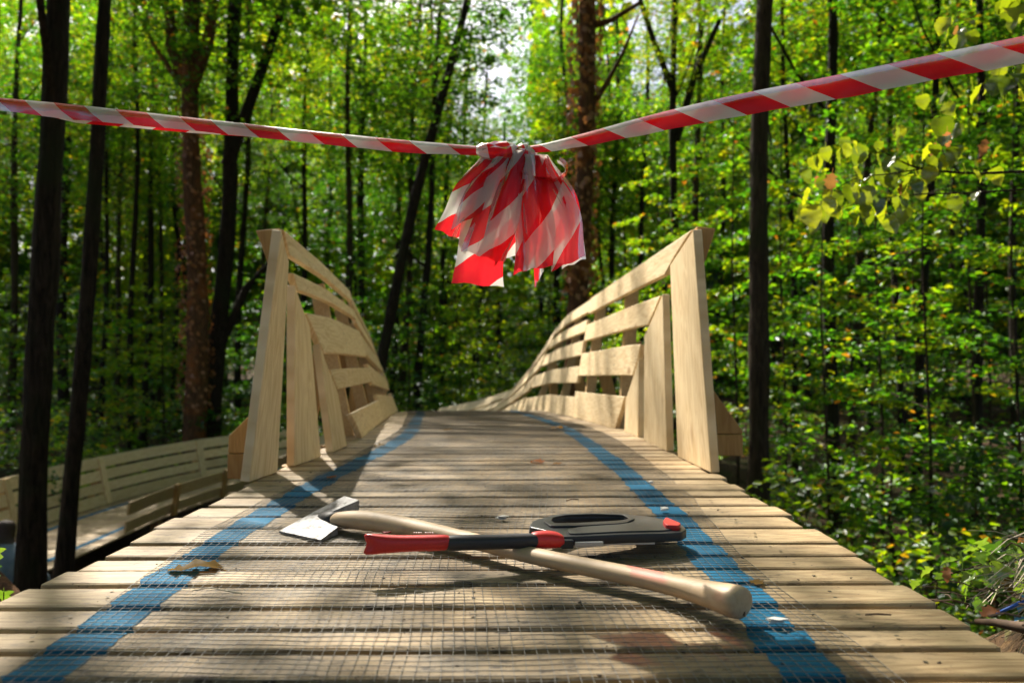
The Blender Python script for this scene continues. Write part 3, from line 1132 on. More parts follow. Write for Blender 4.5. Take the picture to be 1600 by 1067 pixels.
for k in range(9):
    if k == 4:
        continue
    u0, v0 = uvw(646 + k * 3.6, 844)
    m.box((u0, v0 - 0.004 + 0.0008 * (k % 2), 0.0118), (0.0016, 0.0022 + 0.0008 * (k % 3), 0.0008))
m.build('printed_mark', M['white_print'], redp)

# ------------------------------------------------------------------ barrier tape
tape = thing('barrier_tape', 'red and white striped barrier tape strung over the track with a knotted tassel', 'barrier tape')


def tape_span(pts, v0, folds):
    """pts: list of (position, front height, back height); folded strip hanging from its top fold"""
    vs, uv, fs = [], [], []
    L = v0
    cols = 6
    for i, (p, hf, hb) in enumerate(pts):
        if i:
            L += (p - pts[i - 1][0]).length
        d = (pts[min(i + 1, len(pts) - 1)][0] - pts[max(i - 1, 0)][0]).normalized()
        out = d.cross(Vector((0, 0, 1))).normalized()
        if out.y > 0:
            out = -out
        dn = Vector((0, 0, -1))
        wob = 0.0015 * math.sin(L * 40) + 0.0012 * math.sin(L * 83 + 1)
        prof = [(-hf, 0.006 + wob), (-hf * 0.55, 0.007), (-hf * 0.06, 0.0016), (-hb * 0.05, -0.0012), (-hb * 0.55, -0.004 - wob), (-hb, -0.003)]
        acc = [0, hf * .45, hf * .88, hf * 1.02, hf + hb * .5, hf + hb]
        for (dz, dy), a in zip(prof, acc):
            vs.append(p + Vector((0, 0, dz)) + out * dy)
            uv.append((a, L))
    for i in range(len(pts) - 1):
        for j in range(cols - 1):
            fs.append((i * cols + j, i * cols + j + 1, (i + 1) * cols + j + 1, (i + 1) * cols + j))
    o = link('tape_span', mesh_data('tape_span', vs, fs, M['tape'], True, uv), tape)
    return o


KY = 1.20
lp = [(-1150, 20, 1.60), (-500, 95, 1.48), (-150, 136, 1.39), (0, 152, 1.35), (100, 161, 1.335), (300, 183, 1.30), (500, 205, 1.26), (620, 217, 1.235), (700, 224, 1.22), (750, 228, 1.205), (800, 231, 1.20)]
fl = spline([p[0] for p in lp], [tuple(at_y(*p)) for p in lp])
hl = pw([(-1150, 0.034), (0, 0.026), (100, 0.031), (300, 0.026), (500, 0.024), (650, 0.0235), (740, 0.018), (800, 0.010)])
hb = pw([(-1150, 0.03), (0, 0.020), (60, 0.024), (120, 0.034), (300, 0.028), (420, 0.021), (800, 0.012)])
xs = list(np.arange(-1150, -150, 60)) + list(np.arange(-150, 801, 14))
tape_span([(Vector(fl(x)), hl(x), hb(x)) for x in xs], 0.03, 0)
rp = [(800, 231, 1.20), (840, 226, 1.19), (900, 211, 1.175), (1000, 183, 1.145), (1130, 151, 1.105), (1300, 117, 1.055), (1450, 85, 1.005), (1600, 54, 0.955), (1900, -20, 0.86), (2600, -200, 0.70)]
fr = spline([p[0] for p in rp], [tuple(at_y(*p)) for p in rp])
hr = pw([(800, 0.010), (850, 0.016), (920, 0.025), (1000, 0.031), (1100, 0.036), (1300, 0.039), (1600, 0.040), (2600, 0.04)])
hbr = pw([(800, 0.010), (880, 0.012), (960, 0.022), (1100, 0.027), (1400, 0.029), (1600, 0.028), (2600, 0.028)])
xs = list(np.arange(800, 1620, 14)) + list(np.arange(1620, 2600, 60)) + [2600]
tape_span([(Vector(fr(x)), hr(x), hbr(x)) for x in xs], 0.055, 0)


def streamer(top, wt, bl, br, dY, v0, cup=0.012, bow=(0, 0), twist=0.0, name='streamer'):
    """a hanging strip from the knot: top px centre, top width px, bottom left / right px corners, depth offset"""
    vs, uv, fs = [], [], []
    nl, nw = 16, 8
    seed = v0 * 17
    bl, br = Vector((*bl, 0)), Vector((*br, 0))
    for i in range(nl + 1):
        a = i / nl
        e = a ** 0.85
        lft = Vector((top[0] - wt / 2, top[1], 0)).lerp(bl, e) + Vector((bow[0], bow[1], 0)) * math.sin(math.pi * a)
        rgt = Vector((top[0] + wt / 2, top[1] + 2, 0)).lerp(br, e) + Vector((bow[0], bow[1], 0)) * math.sin(math.pi * a)
        for j in range(nw + 1):
            b = j / nw
            q = lft.lerp(rgt, b)
            z = KY - 0.012 + dY * (0.25 + 0.75 * math.sin(a * 1.7)) - cup * math.sin(math.pi * b) * (0.4 + 0.6 * a)
            z += 0.004 * math.sin(b * 9 + seed + a * 3) * (1.3 - a) + twist * (b - 0.5) * a
            tri = abs(((b * 2.5 + a * 0.9 + seed) % 1.0) - 0.5) * 2
            z += 0.010 * (tri - 0.5) * (1.15 - 0.7 * a)
            q = q + Vector((2.2 * math.sin(a * 9 + seed + b * 2), 1.5 * math.sin(b * 11 + seed) * a, 0))
            vs.append(at_y(q.x, q.y, z))
            uv.append((b * 0.075, a * 0.21 + v0))
    for i in range(nl):
        for j in range(nw):
            fs.append((i * (nw + 1) + j, i * (nw + 1) + j + 1, (i + 1) * (nw + 1) + j + 1, (i + 1) * (nw + 1) + j))
    return link(name, mesh_data(name, vs, fs, M['tape2'], True, uv), tape)


ST = [((778, 240), 36, (680, 357), (718, 374), 0.012, 0.060, 0.010, (-4, -8), 0.02),
      ((782, 244), 40, (701, 360), (760, 330), 0.000, 0.020, 0.014, (-6, -6), -0.02),
      ((785, 246), 44, (707, 441), (788, 449), 0.006, 0.075, 0.010, (-8, 0), 0.01),
      ((795, 240), 30, (722, 392), (770, 402), -0.010, 0.125, 0.014, (-4, 0), -0.02),
      ((812, 234), 30, (744, 398), (791, 411), -0.022, 0.035, 0.012, (2, 2), 0.015),
      ((806, 240), 40, (770, 405), (812, 400), 0.016, 0.10, 0.012, (0, 0), 0.0),
      ((812, 242), 34, (804, 429), (838, 418), -0.002, 0.085, 0.012, (4, 0), 0.02),
      ((822, 240), 40, (808, 424), (866, 416), -0.014, 0.005, 0.014, (6, 0), -0.02),
      ((828, 242), 40, (862, 424), (916, 401), -0.004, 0.045, 0.012, (12, -10), 0.02),
      ((834, 242), 34, (840, 408), (884, 414), 0.010, 0.110, 0.012, (16, -10), -0.015),
      ((838, 240), 30, (880, 420), (914, 404), 0.016, 0.14, 0.010, (14, -16), 0.01),
      ((818, 246), 30, (838, 449), (850, 424), 0.018, 0.09, 0.006, (2, 0), 0.02)]
for a in ST:
    streamer(a[0], a[1] * 1.35, a[2], a[3], a[4], a[5], a[6], a[7], a[8])
# folded loop beside the knot
vs, uv, fs = [], [], []
for i in range(15):
    a = i / 14 * math.pi * 1.25 - 0.9
    cx, cy = 852 + 34 * math.cos(a), 264 + 18 * math.sin(a) * (1 if i < 8 else 0.7)
    for j in range(5):
        vs.append(at_y(cx - 3 + j * 1.2, cy + 6 * math.sin(j), KY - 0.03 + j * 0.014))
        uv.append((j * 0.018, i * 0.012 + 0.03))
for i in range(14):
    for j in range(4):
        fs.append((i * 5 + j, i * 5 + j + 1, (i + 1) * 5 + j + 1, (i + 1) * 5 + j))
link('tape_loop', mesh_data('tape_loop', vs, fs, M['tape2'], True, uv), tape)
# the knot: two wraps of crumpled tape
for (c, w, h, ph, v0) in (((782, 238), 38, 16, 0.0, 0.02), ((820, 240), 20, 14, 1.2, 0.045)):
    vs, uv, fs = [], [], []
    rings, n = 9, 16
    for i in range(rings):
        a = i / (rings - 1) * 2 - 1
        rr_ = math.sqrt(max(0.02, 1 - a * a * 0.85))
        for k in range(n + 1):
            b = 2 * math.pi * k / n
            cr = 1 + 0.16 * math.sin(3 * b + i * 1.3 + ph) + 0.1 * math.sin(7 * b - i)
            vs.append(at_y(c[0] + a * w, c[1] + rr_ * h * cr * math.sin(b) + 3 * a, KY - 0.008 + 0.013 * rr_ * cr * math.cos(b)))
            uv.append((k / n * 0.09, a * w * 0.0016 + v0 + 0.02 * math.sin(b)))
    for i in range(rings - 1):
        for k in range(n):
            q = n + 1
            fs.append((i * q + k, i * q + k + 1, (i + 1) * q + k + 1, (i + 1) * q + k))
    link('knot', mesh_data('knot', vs, fs, M['tape'], False, uv), tape)

# ------------------------------------------------------------------ forest
def leaves_mesh(name, P, T, N, L, Wd, mat, fold=0.18, shaped=False):
    """one small folded blade per row of P; T along, N up"""
    n = len(P)
    T = T / np.linalg.norm(T, axis=1, keepdims=True)
    B = np.cross(N, T)
    B /= np.linalg.norm(B, axis=1, keepdims=True)
    N = np.cross(T, B)
    L = L[:, None]
    Wd = Wd[:, None]
    if not shaped:
        vs = np.stack([P - T * L * .5, P + B * Wd * .5 + N * Wd * fold - T * L * .05, P + T * L * .5, P - B * Wd * .5 + N * Wd * fold - T * L * .05], 1)
        k = 4
        tri = np.array([(0, 2, 1), (0, 3, 2)])
    else:
        vs = np.stack([P - T * L * .5, P + B * Wd * .42 + N * Wd * fold - T * L * .22, P + B * Wd * .45 + N * Wd * fold * 1.1 + T * L * .12, P + T * L * .5 - N * L * .06,
                       P - B * Wd * .45 + N * Wd * fold * 1.1 + T * L * .12, P - B * Wd * .42 + N * Wd * fold - T * L * .22], 1)
        k = 6
        tri = np.array([(0, 3, 2), (0, 2, 1), (0, 4, 3), (0, 5, 4)])
    F = (np.arange(n)[:, None, None] * k + tri[None]).reshape(-1, 3)
    return fast_mesh(name, vs.reshape(-1, 3), F, mat)


def crown(name, seed, nb, h, rad, per, leaf, mat, shaped=False, z0=0.0, profile='oval', tilt=0.45, flat=0.07, elev=0.25):
    """a crown of layered sprays round a vertical axis; returns (leaf mesh, branch mesh)"""
    r = np.random.default_rng(seed)
    P, T, N = [], [], []
    br = MB()
    for i in range(nb):
        a = (i + r.uniform(-.4, .4)) / nb
        z = z0 + h * a
        if profile == 'oval':
            R = rad * (0.35 + 0.65 * math.sin(math.pi * min(1, a * 0.92 + 0.08)))
        elif profile == 'low':
            R = rad * (0.55 + 0.45 * math.sin(math.pi * (a * 0.8 + 0.2))) * (1 - 0.45 * a)
        else:
            R = rad
        L = R * r.uniform(0.65, 1.15)
        az = i * 2.39996 + r.uniform(-.5, .5)
        d = np.array([math.cos(az), math.sin(az), 0])
        sd = np.array([-d[1], d[0], 0])
        el = r.normal(elev, 0.18)
        dr = r.uniform(0.15, 0.4) * L
        m = int(per * (L / rad) ** 1.3)
        t = 0.18 + 0.85 * r.random(m) ** 0.75
        w = 0.42 * L * (1.08 - t) * (0.3 + 0.7 * np.sin(np.pi * np.clip(t, 0, 1)) ** 0.5) + 0.05
        s = r.uniform(-1, 1, m) * w
        zz = el * L * t - dr * t * t - 0.25 * np.abs(s) + r.normal(0, flat, m)
        p = d[None] * (L * t)[:, None] + sd[None] * s[:, None]
        p[:, 2] += z + zz
        P.append(p)
        tt = d[None] * 0.7 + sd[None] * np.sign(s)[:, None] * 0.8 + r.normal(0, 0.35, (m, 3))
        T.append(tt)
        nn = np.array([0, 0, 1.0])[None] + r.normal(0, tilt, (m, 3))
        N.append(nn)
        if i % 2 == 0 or not shaped:
            pts = [np.array([0, 0, z]) + d * (L * q) + np.array([0, 0, el * L * q - dr * q * q]) for q in (0, 0.35, 0.7, 1.0)]
            b0 = 0.010 * (L / 1.5)
            br.tube(pts, [b0, b0 * .7, b0 * .4, b0 * .15], 4, False)
    P, T, N = np.concatenate(P), np.concatenate(T), np.concatenate(N)
    n = len(P)
    Ls = leaf * r.uniform(0.65, 1.25, n)
    me = leaves_mesh(name, P, T, N, Ls, Ls * r.uniform(0.5, 0.68, n), mat, r.uniform(0.1, 0.25), shaped)
    bme = mesh_data(name + '_branches', br.v, br.f, M['bark'])
    return me, bme


CANOPY = [crown('crown_canopy', 100 + i, 120, 6.0, 2.8, 120, 0.115, M[mt]) for i, mt in enumerate(('leaf', 'leaf_deep', 'leaf', 'leaf_yel'))]
AIRY = [crown('crown_airy', 150 + i, 80, 6.0, 2.6, 62, 0.115, M[mt]) for i, mt in enumerate(('leaf', 'leaf_deep'))]
MID = [crown('crown_mid', 200 + i, 80, 5.0, 1.8, 105, 0.098, M[mt]) for i, mt in enumerate(('leaf', 'leaf_deep', 'leaf_yel', 'leaf'))]
LOW = [crown('crown_low', 300 + i, 28, 3.2, 1.55, 105, 0.092, M[mt], True, 0.25, 'low', 0.40, 0.035, 0.16) for i, mt in enumerate(('leaf', 'leaf_yel', 'leaf_deep', 'leaf_yel', 'leaf'))]
TALL = [crown('crown_tall', 500 + i, 26, 5.8, 1.65, 135, 0.095, M[mt], True, 0.9, 'low', 0.34, 0.022, 0.10) for i, mt in enumerate(('leaf', 'leaf', 'leaf_deep', 'leaf_yel', 'leaf_deep'))]
BUSH = [crown('crown_bush', 400 + i, 26, 1.3, 0.9, 95, 0.060, M[mt], True, 0.1, 'low', 0.5, 0.05, 0.3) for i, mt in enumerate(('leaf', 'leaf_deep', 'leaf_yel'))]


def put_crown(root, proto, loc, sc, rz, zs=1.0):
    c = link('crown', proto[0], root, loc=loc, rot=(0, 0, rz), scale=(sc, sc, sc * zs))
    b = link('branches', proto[1], root, loc=loc, rot=(0, 0, rz), scale=(sc, sc, sc * zs))
    b['kind'] = 'stuff'
    return c


def trunk_mesh(pts, radii, mat, n=9, rough=0.06, seed=0):
    m = MB()
    m.tube(pts, radii, n, True)
    r = random.Random(seed)
    for v in m.v:
        pass
    return m


TREES = []


def tree(px600, px0, Y, dpx, height, crowns, bark='bark', label=None, cat='tree', group=None, limbs=3, seed=None, bend=0.04, extra=None, name='forest_tree'):
    """trunk through the picture columns px600 and px0 at distance Y, down to the ground; crowns: (proto, z, scale)"""
    r = random.Random(int(px600 * 13 + Y * 101) if seed is None else seed)
    a, b = at_y(px600, 600, Y), at_y(px0, 0, Y)
    k = (b.x - a.x) / (b.z - a.z)
    X = lambda z: a.x + k * (z - a.z)
    gz = float(ground_z(X(-2), Y))
    r0 = dpx / 2 * Y / F_PX
    root = thing(name, label, cat, (0, 0, 0), group)
    base = Vector((X(gz), Y, gz))
    root.location = base
    n = 34
    zs = [gz - 0.1 + (height + 0.1) * i / n for i in range(n + 1)]
    ph, ph2 = r.uniform(0, 6), r.uniform(0, 6)
    path = lambda z: Vector((X(z) + bend * math.sin(z * 0.9 + ph), Y + bend * math.sin(z * 0.7 + ph2), z)) - base
    m = MB()
    rad = lambda z: r0 * (1.0 - 0.62 * (z - gz) / height) * (1 + 0.55 * math.exp(-(z - gz) / 0.25))
    m.tube([path(z) for z in zs], [rad(z) * r.uniform(0.93, 1.07) for z in zs], 11, True)
    for v_ in m.v:
        v_ += Vector((r.uniform(-1, 1), r.uniform(-1, 1), 0)) * (r0 * 0.07)
    for i in range(limbs):
        z = gz + height * r.uniform(0.34, 0.85)
        az = r.uniform(0, 6.28)
        L = r.uniform(0.9, 2.2)
        d = Vector((math.cos(az), math.sin(az) * 0.7, r.uniform(0.5, 1.3))).normalized()
        p0 = path(z)
        q = [p0, p0 + d * L * .35, p0 + d * L * .7 + Vector((0, 0, .1 * L)), p0 + d * L + Vector((0, 0, .3 * L))]
        rr = rad(z) * r.uniform(0.3, 0.5)
        m.tube(q, [rr, rr * .8, rr * .55, rr * .25], 6, False)
    if extra:
        for pts in extra:
            q = [at_y(px, py, Y + dy) - base for px, py, dy, _ in pts]
            m.tube(q, [w / 2 * Y / F_PX for *_, w in pts], 7, False)
    m.build('trunk', M[bark], root, True)
    for (proto, z, sc, *rz_) in crowns:
        ra_ = r.uniform(0, 6.28)
        put_crown(root, proto, path(z), sc, rz_[0] if rz_ else ra_, r.uniform(0.9, 1.1))
    TREES.append(root)
    return root


C, D_, L_ = CANOPY, MID, LOW


def dead_ivy(root, trunk_pts, rad, n, seed):
    """withered climbing leaves clinging to a trunk"""
    r = np.random.default_rng(seed)
    (x0, y0, z0), (x1, y1, z1) = trunk_pts
    t = r.random(n)
    a = r.uniform(0, 2 * np.pi, n)
    rr_ = rad * r.uniform(0.95, 1.5, n)
    P = np.stack([x0 + (x1 - x0) * t + np.cos(a) * rr_, y0 + (y1 - y0) * t + np.sin(a) * rr_, z0 + (z1 - z0) * t], 1)
    N = np.stack([np.cos(a), np.sin(a), 0.2 + 0 * a], 1) + r.normal(0, .4, (n, 3))
    T = np.stack([-np.sin(a) * .5, np.cos(a) * .5, -1 + 0 * a], 1) + r.normal(0, .4, (n, 3))
    Ls = r.uniform(0.05, 0.11, n)
    o = link('dead_ivy', leaves_mesh('dead_ivy', P - np.array(root.location)[None], T, N, Ls, Ls * .8, M['dry']), root)
    o['kind'] = 'stuff'


# single trees one can point at
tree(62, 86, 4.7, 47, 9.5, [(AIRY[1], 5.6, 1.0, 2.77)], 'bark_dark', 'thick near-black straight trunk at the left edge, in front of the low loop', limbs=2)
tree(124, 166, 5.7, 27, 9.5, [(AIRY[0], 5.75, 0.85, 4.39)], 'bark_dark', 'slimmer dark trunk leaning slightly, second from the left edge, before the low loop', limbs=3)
t_fork = tree(305, 300, 12.9, 36, 14, [(C[0], 4.6, 0.9, 3.99), (AIRY[1], 8.6, 0.8, 3.99)], 'bark_red', 'ivy-browned forked trunk rising behind the low loop wall', limbs=1,
     extra=[[(300, 150, 0, 24), (285, 115, 0, 20), (268, 75, .1, 17), (265, 0, .2, 15)], [(302, 130, 0, 22), (325, 70, 0, 18), (335, 0, 0, 16)]])
tree(338, 372, 13.3, 30, 14, [(C[2], 5.2, 0.9)], 'bark_dark', 'dark trunk with a branch sweeping up to the right, beside the forked trunk', limbs=1,
     extra=[[(355, 260, 0, 22), (395, 150, 0, 17), (420, 80, 0, 15), (445, 0, 0, 12)], [(345, 540, 0, 15), (385, 450, 0, 12), (428, 405, .2, 9), (470, 380, .3, 6)]])
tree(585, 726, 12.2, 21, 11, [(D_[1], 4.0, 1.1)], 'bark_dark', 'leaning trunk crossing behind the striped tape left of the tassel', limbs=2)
t_red = tree(902, 916, 9.3, 36, 12, [(C[2], 6.3, 0.8)], 'bark_red', 'reddish-brown trunk directly behind the right of the tassel', limbs=2,
     extra=[[(922, 42, 0, 12), (955, 32, 0, 9), (1000, 5, 0.1, 7)]])
dead_ivy(t_red, [at_y(905, 470, 9.3), at_y(916, 0, 9.3)], 0.15, 900, 4)
dead_ivy(t_fork, [at_y(306, 640, 12.9), at_y(302, 150, 12.9)], 0.21, 700, 5)
tree(1181, 1204, 6.1, 36, 10, [(D_[3], 4.6, 1.0)], 'bark', 'brown trunk standing just outside the right side wall', limbs=2)
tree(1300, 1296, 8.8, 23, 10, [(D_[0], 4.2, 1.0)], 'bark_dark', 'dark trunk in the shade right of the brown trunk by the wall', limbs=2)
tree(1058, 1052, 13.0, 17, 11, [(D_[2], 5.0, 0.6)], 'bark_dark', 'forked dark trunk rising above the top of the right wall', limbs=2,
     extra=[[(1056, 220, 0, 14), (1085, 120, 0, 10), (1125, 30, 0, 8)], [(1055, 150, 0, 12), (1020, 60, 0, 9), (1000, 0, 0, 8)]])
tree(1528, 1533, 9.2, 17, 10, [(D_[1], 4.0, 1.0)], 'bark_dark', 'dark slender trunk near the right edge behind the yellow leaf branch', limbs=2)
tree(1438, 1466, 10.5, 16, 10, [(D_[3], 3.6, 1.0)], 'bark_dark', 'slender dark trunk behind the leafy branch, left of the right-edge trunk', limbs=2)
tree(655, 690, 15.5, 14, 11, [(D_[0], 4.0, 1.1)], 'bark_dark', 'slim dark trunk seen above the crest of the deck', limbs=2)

# the many slim trunks of the wood
slim = [(18, 30, 14, 13), (98, 104, 17, 18), (160, 176, 16, 9), (182, 197, 18.5, 9), (206, 214, 15.2, 10), (229, 243, 17, 11), (250, 252, 20, 8), (272, 286, 22, 8), (372, 392, 17, 12), (405, 430, 19, 10),
        (470, 482, 17, 12), (505, 522, 20, 10), (541, 548, 15, 13), (561, 570, 16.3, 15), (612, 640, 18, 11), (630, 655, 17, 13), (690, 702, 18.5, 11), (707, 738, 20.5, 11), (745, 762, 24, 10), (776, 792, 22, 10),
        (846, 852, 22, 9), (870, 884, 20, 11), (1000, 1012, 18, 11), (1086, 1092, 14.5, 14), (1121, 1134, 16, 11), (1243, 1222, 13, 11), (1332, 1376, 12, 13), (1402, 1388, 14, 12), (1582, 1592, 13, 14), (1360, 1352, 17, 10), (1480, 1498, 15, 11), (955, 966, 19, 12)]
ORD = ['first', 'second', 'third', 'fourth', 'fifth', 'sixth', 'seventh', 'eighth', 'ninth', 'tenth', 'eleventh', 'twelfth', 'thirteenth', 'fourteenth', 'fifteenth']


def region(px):
    return 0 if px < 395 else (1 if px < 900 else 2)


REG = ['behind the low loop wall', 'seen between the two side walls', 'right of the tassel']
slim.sort()
seen_reg = [0, 0, 0]
for i, (a, b, Y, d) in enumerate(slim):
    q_ = region(a)
    gl = 'slim %s trunk, %s from the left of those %s' % ('leaning' if b - a > 18 else 'upright', ORD[seen_reg[q_]], REG[q_])
    seen_reg[q_] += 1
    kk = [(D_[i % 4], random.uniform(2.6, 5.0), random.uniform(0.65, 0.95))]
    if i % 3 == 0:
        kk.append((L_[i % 5], -0.6, 1.2))
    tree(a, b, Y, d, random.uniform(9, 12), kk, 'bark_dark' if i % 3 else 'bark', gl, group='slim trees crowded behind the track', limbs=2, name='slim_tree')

# deeper wood
rr = random.Random(5)
gl2 = 'distant thin tree deep in the sunlit wood beyond the trunks'
for i in range(70):
    Y = rr.uniform(19, 40)
    px = rr.uniform(-150, 1750)
    if 690 < px < 850 and rr.random() < 0.7:
        continue
    if 690 < px < 850:
        sc = 0.7
    else:
        sc = 1.0
    kk = [(D_[i % 4], rr.uniform(2.0, 4.5) if sc == 1 else 1.5, rr.uniform(0.9, 1.3) * sc)]
    if sc == 1 and Y > 27:
        kk.append((C[i % 4], rr.uniform(6.0, 9.5), rr.uniform(1.0, 1.4)))
    kk.append((L_[(i + 1) % 5], -2.0, rr.uniform(1.0, 1.6)))
    tree(px, px + rr.uniform(-20, 30), Y, rr.uniform(5, 10), rr.uniform(12, 17) * (0.6 if sc < 1 else 1), kk, 'bark_dark', gl2, group='distant trees in the wood', limbs=1, name='distant_tree', bend=0.15)

# saplings and shrubs
def sapling(x, y, proto, sc, label, group, name='sapling', h=None):
    gz = float(ground_z(x, y))
    root = thing(name, label, 'shrub', (x, y, gz), group)
    r = random.Random(int(x * 1000 + y * 77))
    m = MB()
    H = (3.6 if h is None else h) * sc
    m.tube([(0, 0, -0.1), (0.02, 0.01, H * .3), (-0.03, 0.02, H * .65), (0.0, 0.0, H)], [0.022 * sc, 0.018 * sc, 0.012 * sc, 0.004], 6, False)
    m.build('stem', M['bark'], root, True)
    put_crown(root, proto, (0, 0, 0), sc, r.uniform(0, 6.28))
    return root


thick = [(1150, 7.6, 1, 0.85), (1225, 8.4, 0, 0.9), (1290, 6.4, 3, 0.7), (1375, 7.6, 1, 0.9), (1450, 6.2, 0, 0.8), (1520, 7.8, 3, 0.9), (1590, 6.0, 4, 0.75), (1330, 10.2, 2, 1.0), (1190, 11.0, 3, 1.0), (1545, 10.4, 1, 1.05), (1430, 12.0, 3, 1.1), (1100, 11.8, 0, 0.9), (1030, 12.2, 3, 0.85)]
for i, (px, Y, k, sc) in enumerate(sorted(thick)):
    lab_r = '%s sapling with layered sprays, %s from the left in the right-hand thicket' % (('green', 'fresh green', 'dark', 'yellowish', 'deep green')[k], ORD[i])
    sapling((px - 800) / F_PX * Y, Y, TALL[k], sc, lab_r, 'saplings in the right-hand thicket', 'sapling', 6.0)
lab_b = 'leafy green sapling growing among the trunks beyond the low loop and the crest'
for i, (px, Y) in enumerate([(-40, 13), (40, 14.5), (130, 13.4), (200, 15.4), (255, 13.8), (330, 16), (410, 14.6), (450, 13.5), (500, 15.5), (545, 13.6), (590, 16), (640, 14), (680, 15.6), (720, 14.2), (765, 15.8), (815, 14.3), (860, 13.2), (905, 15), (950, 13), (985, 14.5), (370, 18), (150, 19), (620, 19.5), (760, 19), (20, 18.5), (880, 18.5)]):
    sapling((px - 800) / F_PX * Y, Y, L_[(i * 2) % 5], 0.9 + 0.35 * ((i * 7) % 5) / 5, lab_b, 'saplings among the far trunks')
lab_s = 'low bush of small leaves on the forest floor beside the track'
for i, (x, y) in enumerate([(2.9, 4.4), (3.4, 5.4), (2.0, 5.2), (4.2, 6.4), (2.9, 7.2), (5.4, 6.2), (3.9, 4.9), (4.8, 5.4), (2.3, 4.0), (3.3, 6.4), (-6.4, 9.0), (-6.6, 11), (-6.3, 7.2), (-5.6, 13.0), (-4.2, 13.4), (-2.6, 13.6), (-7.4, 12.5), (-7.6, 10), (-7.1, 8.2)]):
    sapling(x, y, BUSH[i % 3], 1.0 + 0.3 * ((i * 3) % 4) / 4, lab_s, 'low bushes on the forest floor', 'low_bush', 1.1)

# far-off wood as one mass
r = np.random.default_rng(3)
n = 80000
ang = r.uniform(-0.95, 0.95, n)
dist = r.uniform(40, 56, n)
P = np.stack([np.sin(ang) * dist, np.cos(ang) * dist, (-2 + 24 * r.random(n) ** 1.9) + 2.5 * np.sin(ang * 14)], 1)
T = r.normal(0, 1, (n, 3))
N = r.normal(0, .7, (n, 3)) + np.array([0, 0, 0.8])
Ls = r.uniform(0.5, 1.1, n) * np.where(P[:, 2] < 5, 1.35, 1.0)
keep = ~((np.abs(ang + 0.03) < 0.055) & (P[:, 2] > 12.5)) & ~((np.abs(ang - 0.19) < 0.03) & (P[:, 2] > 14))
P, T, N, Ls = P[keep], T[keep], N[keep], Ls[keep]
tag(link('far_forest', leaves_mesh('far_forest', P, T, N, Ls, Ls * 0.7, M['leaf_yel'])), 'green mass of the far-off wood behind the trunks', kind='stuff')

# ------------------------------------------------------------------ trees round and behind the camera (unseen, most added to block sky light)
def tree_xy(x, y, dia, height, crowns, label, group=None, bark='bark', name='forest_tree', limbs=3):
    px = 800 + x / y * F_PX if abs(y) > 1e-3 else 800
    gz = float(ground_z(x, y))
    root = thing(name, label, 'tree', (x, y, gz), group)
    r = random.Random(int(x * 311 + y * 97))
    m = MB()
    n = 10
    ph = r.uniform(0, 6)
    path = lambda t: Vector((0.10 * math.sin(t * 3 + ph) - 0.10 * math.sin(ph), 0.10 * math.cos(t * 2.4 + ph) - 0.10 * math.cos(ph), -0.1 + (height + 0.1) * t))
    m.tube([path(i / n) for i in range(n + 1)], [dia / 2 * (1 - 0.6 * i / n) for i in range(n + 1)], 10, True)
    for i in range(limbs):
        t = r.uniform(0.45, 0.85)
        az = r.uniform(0, 6.28)
        L = r.uniform(1, 2)
        d = Vector((math.cos(az), math.sin(az), 0.8)).normalized()
        p0 = path(t)
        m.tube([p0, p0 + d * L * .5, p0 + d * L + Vector((0, 0, .3))], [dia * .18, dia * .12, dia * .05], 6, False)
    m.build('trunk', M[bark], root, True)
    for (proto, z, sc) in crowns:
        put_crown(root, proto, path(z / height), sc, r.uniform(0, 6.28))
    return root


tree_xy(-2.5, 1.62, 0.20, 10, [(C[1], 5.2, 0.9)], 'tree outside the left edge that the barrier tape is tied to')
anchor = tree_xy(2.42, 0.30, 0.18, 9, [(D_[2], 4.4, 1.0)], 'tree outside the right edge that the barrier tape is tied to')
gb = 'unseen tree of the wood, added for shade behind or beside the photographer'
for i, (x, y) in enumerate([(-4.2, -1.4), (3.6, -2.2), (0.6, -4.4), (-2.2, -5.4), (5.4, 1.2), (-6.0, 1.6), (7.2, 4.2), (-1.4, -8.6), (4.4, -6.4), (-6.4, -4.4), (8.0, -2.0), (9.4, 8.0), (-9.5, 5.5), (-8.6, -0.5), (1.8, -11)]):
    tree_xy(x, y, 0.16 + 0.02 * (i % 4), 11, [(C[i % 4], 3.8 + 0.4 * (i % 3), 1.15)], gb, 'trees round the photographer')

